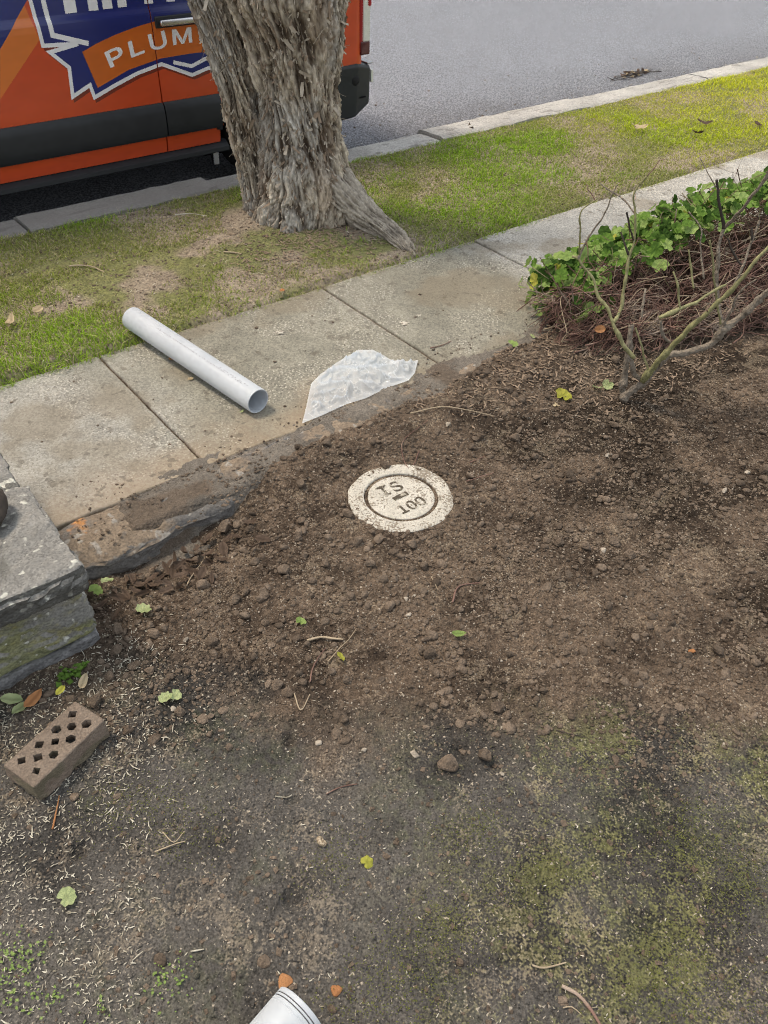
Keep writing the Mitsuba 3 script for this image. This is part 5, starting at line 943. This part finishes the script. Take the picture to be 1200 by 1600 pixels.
for mt, r0, r1, pts in CANES:
    c = curve(pts, 0.010, 0.016, 3); n = len(c); rr = 0.97 * np.linspace(r0, r1, n) * (1 + 0.24 * (nfbm(c * 60, 2, 6) - 0.5) * 2)
    knots = np.random.default_rng(n + 5).choice(n, max(1, n // 11)); rr = rr * (1 + 0.35 * np.exp(-(np.arange(n)[:, None] - knots[None]) ** 2 / 3.0).max(1))
    m = tube(c, rr, 9, rough=0.09, seed=n)
    ws = [m]; k0 = np.random.default_rng(n)
    if r0 > 0.003 and mt != 'm_cane_dark':           # buds and thorns
        for i in range(6, n - 2, 9):
            d = k0.normal(size=3); d /= np.linalg.norm(d); ws.append(tube([c[i], c[i] + d * (rr[i] + 0.004), c[i] + d * (rr[i] + 0.007) + [0, 0, 0.002]], [0.0026, 0.0016, 0.0003], 5))
    obj('cane', cat_mesh(ws), mt, rose, smooth=True)
    for q in range(n // 26 if r0 > 0.0035 else 0):                # thin side twigs
        i = int(k0.integers(n // 4, n)); d = k0.normal(size=3) + [0, 0, 0.6]; d /= np.linalg.norm(d); L = k0.uniform(0.03, 0.10); tw = c[min(i, n - 1)]
        obj('side_twig', tube([tw, tw + d * L * 0.35 + k0.normal(0, 0.004, 3), tw + d * L * 0.7 + k0.normal(0, 0.006, 3), tw + d * L], [0.0024, 0.002, 0.0016, 0.0009], 5), 'm_cane_grey' if k0.random() < 0.5 else 'm_twig', rose, smooth=True)

# ---------------------------------------------------------------- leaf and twig heap in the gutter, gravel by the far kerb
heap = thing('gutter_debris', 'small heap of dead leaves and twigs on the road by the kerb', 'debris')
hx, hy = (7.500, 5.532); hr = np.random.default_rng(8)
road = lambda x, y: 0 * x + ROAD_Z + 0.004
for k in range(26):
    px, py = hx + 0.12 * hr.normal(), hy + 0.03 * hr.normal()
    obj('leaf', blade_leaf[int(hr.integers(4))], ('m_leaf_brown', 'm_leaf_tan', 'm_leaf_brown', 'm_cane_dark')[int(hr.integers(4))], heap, to_world=T().translate([px, py, ROAD_Z + hr.uniform(0.010, 0.03)]).rotate([0, 0, 1], hr.uniform(0, 360)).rotate([1, 0, 0], hr.uniform(-60, 60)).scale(hr.uniform(0.018, 0.045)))
obj('twigs', cat_mesh([tube([(hx + 0.25 * hr.normal(), hy + 0.04 * hr.normal(), ROAD_Z + 0.01), (hx + 0.2 * hr.normal(), hy + 0.04 * hr.normal(), ROAD_Z + 0.04)], 0.003, 5) for _ in range(14)]), 'm_cane_dark', heap, kind='stuff')
gx0, gx1 = (8.107, 5.336)[0], (9.553, 5.358)[0]
obj('gutter_gravel', join([ground_bits(700, (gx0 - 1.0, gx1 + 1.5), (4.99, 5.34), lambda x, y: 0 * x + ROAD_Z + 0.004, (0.006, 0.022), 500 + k, ico0[k], lambda x, y: sstep(5.36, 5.05, y) * (0.15 + 0.85 * sstep(gx0 - 0.3, gx0 + 0.6, x)), 0.7) for k in range(3)]), 'm_pale_stone', smooth=False, label='pale gravel washed along the road edge beside the kerb', cat='gravel', kind='stuff')
obj('road_grit', join([ground_bits(900, (2.5, 9.0), (4.99, 6.2), lambda x, y: 0 * x + ROAD_Z + 0.012 * (y - 4.9), (0.004, 0.012), 510 + k, ico0[k], lambda x, y: 0.15 + 0.85 * sstep(5.5, 5.0, y), 0.7) for k in range(2)]), 'm_clod', smooth=False, label='dark grit along the road edge', cat='grit', kind='stuff')

# ---------------------------------------------------------------- the parked van: side towards the path
van = thing('van', 'orange delivery van with blue shield sign parked at the kerb behind the tree', 'van')
VY = 4.99                                     # the near side; x grows to its rear
def side_y(z):
    """the near side's profile: a shoulder crease, then leaning in towards the roof"""
    z = np.asarray(z, float)
    return VY + np.interp(z, [0.10, 0.18, 0.26, 0.50, 0.88, 0.915, 0.945, 1.25, 1.6, 2.0, 2.30, 2.36], [0.03, 0.012, 0.002, 0.0, 0.006, 0.008, 0.020, 0.036, 0.075, 0.13, 0.20, 0.30])
SEAM, REAR = 2.288, 3.775
VZ = np.concatenate([np.arange(0.172, 0.88, 0.035), np.arange(0.88, 0.96, 0.010), np.arange(0.97, 2.37, 0.06)])
def side_panel(x0, x1, z0, z1, cut=None):
    """sheet metal of the near side with edges folded in; cut(x, z) says where the wheel arch is open"""
    xs = np.arange(x0, x1 + 1e-6, (x1 - x0) / max(2, int((x1 - x0) / 0.03))); zs = np.concatenate([[z0], VZ[(VZ > z0 + 0.004) & (VZ < z1 - 0.004)], [z1]])
    xx = np.concatenate([[x0, x0], xs[1:-1], [x1, x1]]); fold = np.zeros(len(xx)); fold[[0, -1]] = 0.03
    zz = np.concatenate([[z0], zs, [z1]]); foldz = np.zeros(len(zz)); foldz[[0, -1]] = 0.03
    X, Z = np.meshgrid(xx, zz, indexing='ij'); Yv = side_y(Z) + np.maximum(fold[:, None], foldz[None])
    # the rear corner turns in
    Yv = Yv + np.where(X > REAR - 0.05, 0.02 * ((X - REAR + 0.05) / 0.05) ** 2, 0)
    f = grid_faces(len(xx), len(zz)); v = np.stack([X, Yv, Z], -1).reshape(-1, 3)
    if cut is not None: f = f[~cut(v[f].mean(1)[:, 0], v[f].mean(1)[:, 2])]
    return mesh_of(v, f)
AX, AZ, AR = 3.065, 0.19, 0.405
arch = lambda x, z: (x - AX) ** 2 + (z - AZ) ** 2 < AR ** 2
FR = -0.30
arch_f = lambda x, z: (x - FR) ** 2 + (z - AZ) ** 2 < AR ** 2
nose = lambda x, z: (z > 1.0) & (x < -1.05 + (z - 1.0) * 0.72)
obj('front_side_panel', side_panel(-1.25, 1.02 - 0.004, 0.172, 2.33, lambda x, z: arch_f(x, z) | nose(x, z)), 'm_orange_paint', van, smooth=35)
obj('sliding_door', side_panel(1.02 + 0.004, SEAM - 0.004, 0.172, 2.30), 'm_orange_paint', van, smooth=35)
obj('rear_side_panel', side_panel(SEAM + 0.004, REAR, 0.172, 2.33, lambda x, z: arch(x, z) | ((x > 3.42) & (z < 0.49))), 'm_orange_paint', van, smooth=35)
inner = Polygon([(-1.2, 0.16), (3.70, 0.16), (3.70, 2.28), (0.10, 2.28), (-1.0, 0.98)]).difference(Point(AX, AZ).buffer(AR - 0.01)).difference(Point(FR, AZ).buffer(AR - 0.01))
im = trimesh.creation.extrude_polygon(inner, 1.72, engine='earcut'); iv = im.vertices
obj('inner_shell', mesh_of(np.stack([iv[:, 0], VY + 0.24 + iv[:, 2] * (1.50 / 1.72), iv[:, 1]], -1), im.faces[:, ::-1]), 'm_dark', van)
im2 = trimesh.creation.extrude_polygon(inner.intersection(sbox(-2, 0, 4, 1.0)), 0.20, engine='earcut'); iv = im2.vertices
obj('inner_sill', mesh_of(np.stack([iv[:, 0], VY + 0.033 + iv[:, 2], iv[:, 1]], -1), im2.faces[:, ::-1]), 'm_dark', van)
obj('roof', rbox((-0.25, VY + 0.18, 2.26), (3.74, VY + 1.80, 2.40), 0.05, 0), 'm_orange_paint', van)
obj('rear_door', rbox((3.70, VY + 0.12, 0.48), (3.79, VY + 0.98, 2.28), 0.02, 0), 'm_orange_paint', van)
obj('rear_door', rbox((3.70, VY + 0.99, 0.48), (3.79, VY + 1.86, 2.28), 0.02, 0), 'm_orange_paint', van)
obj('far_side_panel', rbox((-1.2, VY + 1.86, 0.17), (3.75, VY + 1.92, 1.6), 0.02, 0), 'm_orange_paint', van)
obj('bonnet', rbox((-1.6, VY + 0.10, 0.15), (-1.22, VY + 1.85, 0.98), 0.08, 0), 'm_orange_paint', van)
def side_strip(x0, x1, prof):
    """moulding: profile of (outward, z) run along x"""
    m = trimesh.creation.extrude_polygon(Polygon(prof), x1 - x0, engine='earcut'); v = m.vertices
    return mesh_of(np.stack([v[:, 2] + x0, VY - v[:, 0], v[:, 1]], -1), m.faces[:, ::-1])
MOULD = [(-0.01, 0.262), (0.014, 0.266), (0.026, 0.285), (0.030, 0.330), (0.028, 0.405), (0.020, 0.440), (0.006, 0.456), (-0.01, 0.457)]
obj('side_moulding', side_strip(-0.72 + 0.85, 1.016, MOULD), 'm_black_plastic', van, smooth=40)
obj('side_moulding', side_strip(1.024, SEAM - 0.004, MOULD), 'm_black_plastic', van, smooth=40)
obj('side_moulding', side_strip(SEAM + 0.004, 2.665, MOULD), 'm_black_plastic', van, smooth=40)
obj('sill', side_strip(0.12, 2.70, [(-0.06, 0.120), (0.012, 0.118), (0.018, 0.124), (0.016, 0.146), (-0.004, 0.160), (-0.03, 0.176), (-0.06, 0.176)]), 'm_black_plastic', van, smooth=40)
obj('sill_step', side_strip(0.12, 2.69, [(-0.30, 0.075), (-0.10, 0.085), (-0.045, 0.105), (-0.045, 0.119), (-0.30, 0.119)]), 'm_rubber', van, smooth=40)
obj('underfloor', rbox((-1.2, VY + 0.30, 0.02), (3.6, VY + 1.7, 0.15), 0.02, 0), 'm_dark', van)
obj('jacking_bracket', rbox((2.60, VY + 0.02, 0.03), (2.64, VY + 0.06, 0.12), 0.006, 0), 'm_steel', van)
# wheel arch lip
a = np.linspace(math.radians(180 - 8), math.radians(8), 40)
lip = tube(np.stack([AX + (AR + 0.012) * np.cos(a), np.full(40, VY + 0.006), AZ + (AR + 0.012) * np.sin(a)], -1), 0.020, 10)
obj('arch_trim', lip, 'm_black_plastic', van, smooth=True)
obj('arch_liner', rbox((AX - 0.40, VY + 0.28, 0.0), (AX + 0.40, VY + 0.40, 0.58), 0.02, 0), 'm_dark', van)
wh_prof = [(0.10, 0.03), (0.20, 0.025), (0.225, 0.0), (0.245, 0.012), (0.315, 0.008), (0.332, 0.03), (0.340, 0.06), (0.340, 0.17), (0.33, 0.20), (0.22, 0.21)]
def lathe_y(prof, cx, cz, y0, n=56):
    th = np.arange(n) * 2 * math.pi / n; V = np.array([np.stack([cx + r * np.cos(th), np.full(n, y0 + d), cz + r * np.sin(th)], -1) for r, d in prof])
    k = len(prof); i, j = np.meshgrid(np.arange(k - 1), np.arange(n), indexing='ij'); j2 = (j + 1) % n
    q = np.stack([i * n + j, i * n + j2, (i + 1) * n + j2, (i + 1) * n + j], -1).reshape(-1, 4); return mesh_of(V.reshape(-1, 3), np.vstack([q[:, [0, 1, 2]], q[:, [0, 2, 3]]]))
for cx in (AX, FR):
    w = obj('wheel', lathe_y([(0.02, 0.02), (0.05, 0.015), (0.06, 0.05), (0.13, 0.06), (0.20, 0.04), (0.215, 0.012), (0.225, 0.012)], cx, AZ, VY + 0.055), 'm_steel', van, smooth=30)
    obj('tyre', lathe_y(wh_prof[2:], cx, AZ, VY + 0.05), 'm_rubber', w, smooth=35)

paint('m_shadow_print', (0.16, 0.022, 0.010))
# livery: vinyl laid on the side, each colour its own sheet
def vinyl(poly, lift):
    """a polygon in (x, z) laid on the near side"""
    poly = poly.difference(sbox(SEAM - 0.003, -1, SEAM + 0.003, 4)).buffer(0); tris = []
    zc = np.concatenate([[-1], VZ[(VZ > 0.2) & (VZ < 2.3)], [4]])
    for a, b in zip(zc[:-1], zc[1:]):
        part = poly.intersection(sbox(-5, a, 6, b))
        for g in getattr(part, 'geoms', [part]):
            if g.geom_type == 'Polygon' and g.area > 1e-7:
                v, f = trimesh.creation.triangulate_polygon(g, engine='earcut'); tris.append((np.stack([v[:, 0], side_y(v[:, 1]) - lift, v[:, 1]], -1), f))
    return join(tris)
VN = van
def px(*pts): return Polygon(pts)
outline = [(1.638, 1.031), (1.648, 0.811), (1.748, 0.806), (1.665, 0.794), (1.763, 0.699), (1.750, 0.543), (1.863, 0.590), (1.876, 0.525)]
# the lower edge bows up to the middle and falls to a point hidden by the trunk
low = [(2.016, 0.574), (2.161, 0.619), (2.314, 0.648), (2.501, 0.568), (2.612, 0.593)]
xr = low[-1][0]
mirror = [(2 * xr - x, z) for x, z in reversed(outline + low[:-1])]
top_l = (outline[0][0] - 0.09, 1.30)
shield = Polygon([top_l] + outline + low + mirror + [(2 * xr - top_l[0], 1.30)]).buffer(0)
band = Polygon([(1.635, 1.031), (1.434, 0.827), ((1.373, 0.597)[0] - 0.0, (1.373, 0.597)[1]), (1.647, 0.850), (top_l[0], 1.30), (top_l[0] - 0.1, 1.30)])
corner = Polygon([(1.635, 1.031), (1.434, 0.827), (0.95, 0.45), (0.3, 0.48), (0.3, 1.3), (top_l[0] - 0.1, 1.30)])
for g in getattr(band.buffer(0).difference(shield), 'geoms', [band.buffer(0).difference(shield)]): obj('side_stripe', vinyl(g, 0.0006), 'm_orange_light', van, smooth=40)
obj('side_corner_panel', vinyl(corner.buffer(0), 0.0008), 'm_blue', van, smooth=40)
shadow = shapely.affinity.translate(shield, 0.012, -0.016)
for g in getattr(shadow.difference(shield), 'geoms', [shadow.difference(shield)]):
    for h in getattr(g.difference(sbox(SEAM - 0.003, -1, SEAM + 0.003, 4)), 'geoms', [g]):
        if h.area > 2e-4: obj('shield_drop_shadow', vinyl(h, 0.0006), 'm_shadow_print', van, smooth=40, label='dark red printed edge under the shield')
obj('shield_border', vinyl(shield, 0.0012), 'm_white_vinyl', van, smooth=40)
obj('shield_field', vinyl(shield.buffer(-0.020, join_style=2), 0.0020), 'm_blue', van, smooth=40)
inner_line = LineString([((1.713, 1.025)[0] - 0.02, 1.1), (1.713, 1.025), (1.719, 0.864), (1.905, 0.806)]).buffer(0.0125, cap_style=2, join_style=2)
obj('shield_inner_line', vinyl(inner_line, 0.0026), 'm_white_vinyl', van, smooth=40)
chev = LineString([(2.389, 0.660), (2.505, 0.626), (2.620, 0.661), (2.703, 0.624), (2.819, 0.678)]).buffer(0.010, cap_style=2, join_style=2)
obj('shield_chevron', vinyl(chev, 0.0026), 'm_white_vinyl', van, smooth=40)
banner = Polygon([(1.861, 0.770), (1.948, 0.801), (2.065, 0.833), (2.191, 0.859), (2.322, 0.878), (2.483, 0.890), (2.648, 0.892), (2.971, 0.888), (3.046, 0.675), (2.645, 0.689), (2.518, 0.693), (2.312, 0.688), (2.108, 0.652), (1.911, 0.584)])
obj('banner', vinyl(banner, 0.0028), 'm_orange_banner', van, smooth=40)
def letter(ch, bl, br_, tl, bsdf='m_white_vinyl', bold=True):
    """a letter whose box has these corners in (x, z) on the van's side"""
    m = text_mesh(ch, 1.0, 0.001, bold); v = m.vertices.copy(); lo, hi = m.bounds
    u, w = (v[:, 0] - lo[0]) / (hi[0] - lo[0]), (v[:, 1] - lo[1]) / (hi[1] - lo[1])
    bl, br_, tl = map(np.array, (bl, br_, tl)); p = bl + u[:, None] * (br_ - bl) + w[:, None] * (tl - bl)
    return mesh_of(np.stack([p[:, 0], side_y(p[:, 1]) - 0.0034 - (v[:, 2] > 0.0005) * 0.0006, p[:, 1]], -1), m.faces[:, ::-1])
for ch, bl, b2, tl in [('P', (2.005, 0.674), (2.105, 0.702), (1.983, 0.754)), ('L', (2.136, 0.710), (2.223, 0.728), (2.129, 0.791)), ('U', (2.263, 0.730), (2.369, 0.742), (2.253, 0.815)), ('M', (2.402, 0.747), (2.525, 0.749), (2.405, 0.826)), ('B', (2.572, 0.751), (2.674, 0.754), (2.573, 0.830))]:
    obj('sign_letter', letter(ch, bl, b2, tl), bsdf='m_white_vinyl', parent=van, label='white letter ' + ch)
for k, (xa, ya, xb, yb) in enumerate([(103.5, 22, 122, 20), (140.5, 17.5, 155.5, 16.5), (162.5, 15, 177.5, 13.5), (186, 12.5, 200, 11), (227.5, 7, 241, 6), (262, 3.5, 275, 2.5)]):
    a_, b_ = [p for p in [(xa, ya), (xb, yb)]]
    LB = [(1.814, 0.953), (1.945, 0.955), (2.025, 0.956), (2.111, 0.957), (2.268, 0.961), (2.402, 0.961)][k]
    RB = [(1.879, 0.954), (1.999, 0.954), (2.080, 0.956), (2.163, 0.957), (2.320, 0.960), (2.453, 0.960)][k]
    obj('sign_letter_foot', vinyl(Polygon([LB, RB, (RB[0] + 0.004, RB[1] + 0.15), (LB[0] + 0.004, LB[1] + 0.15)]), 0.0034), 'm_white_vinyl', van, smooth=40)
# door handle with its black recess, tail lamp, bumper
h0, h1 = (2.319, 0.869), (2.613, 0.868)
hz = (h0[1] + h1[1]) / 2
obj('handle_recess', rbox((h0[0] - 0.012, side_y(hz) - 0.010, hz - 0.030), (h1[0] + 0.03, side_y(hz) + 0.01, hz + 0.030), 0.008, 0), 'm_black_plastic', van)
obj('door_handle', rbox((h0[0] + 0.008, side_y(hz) - 0.040, hz - 0.017), (h1[0] + 0.02, side_y(hz) - 0.012, hz + 0.015), 0.010, 0), 'm_chrome', van)
lx0, lx1 = 3.752, 3.815
obj('tail_lamp', rbox((lx0, VY + 0.004, 0.56), (lx1 + 0.012, VY + 0.11, 1.35), 0.010, 0), 'm_lamp_red', van)
ll = van + '__tail_lamp'
obj('reflector', rbox((3.772, VY - 0.004, 0.625), (3.828, VY + 0.09, 1.30), 0.006, 0), 'm_lamp_white', ll)
for k in range(34): obj('rib', rbox((3.774, VY - 0.0075, 0.632 + k * 0.0105), (3.826, VY - 0.002, 0.638 + k * 0.0105), 0.0015, 0, seg=6), 'm_lamp_white', ll)
obj('red_lens', rbox((3.806, VY - 0.010, 0.83), (3.834, VY + 0.08, 1.30), 0.006, 0), 'm_lamp_red', ll)
obj('dark_lens', rbox((3.756, VY - 0.004, 0.545), (3.832, VY + 0.10, 0.628), 0.010, 0), 'm_lamp_dark', ll)
bp = m3.Manifold.batch_hull([m3.Manifold.sphere(0.028, 16).translate(p) for p in [(3.44, VY + 0.022, 0.17), (3.44, VY + 0.022, 0.475), (3.70, VY + 0.012, 0.19), (3.72, VY + 0.012, 0.475), (3.83, VY + 0.045, 0.245), (3.835, VY + 0.045, 0.45), (3.86, VY + 0.20, 0.24), (3.86, VY + 0.20, 0.45), (3.86, VY + 1.7, 0.24), (3.86, VY + 1.7, 0.45), (3.44, VY + 1.85, 0.17), (3.44, VY + 1.85, 0.475)]])
g = bp.to_mesh(); bmesh = trimesh.Trimesh(np.array(g.vert_properties[:, :3]), np.array(g.tri_verts), process=False)
bum = obj('rear_bumper', bmesh, 'm_black_plastic', van, smooth=35)
obj('bumper_line', rbox((3.46, VY - 0.0095, 0.282), (3.80, VY + 0.01, 0.290), 0.003, 0, seg=8), 'm_dark', bum)
obj('parking_sensor', lathe_y([(0.001, -0.012), (0.022, -0.010), (0.030, -0.004), (0.034, 0.004), (0.034, 0.02)], 3.705, 0.40, VY - 0.014, 28), 'm_rubber', bum, smooth=35)
obj('bumper_step', rbox((3.835, VY + 0.03, 0.478), (3.885, VY + 1.7, 0.490), 0.005, 0), 'm_steel', bum)
obj('number_sticker', rbox((3.870, VY + 0.03, 0.36), (3.889, VY + 0.12, 0.44), 0.004, 0), 'm_lamp_white', bum)
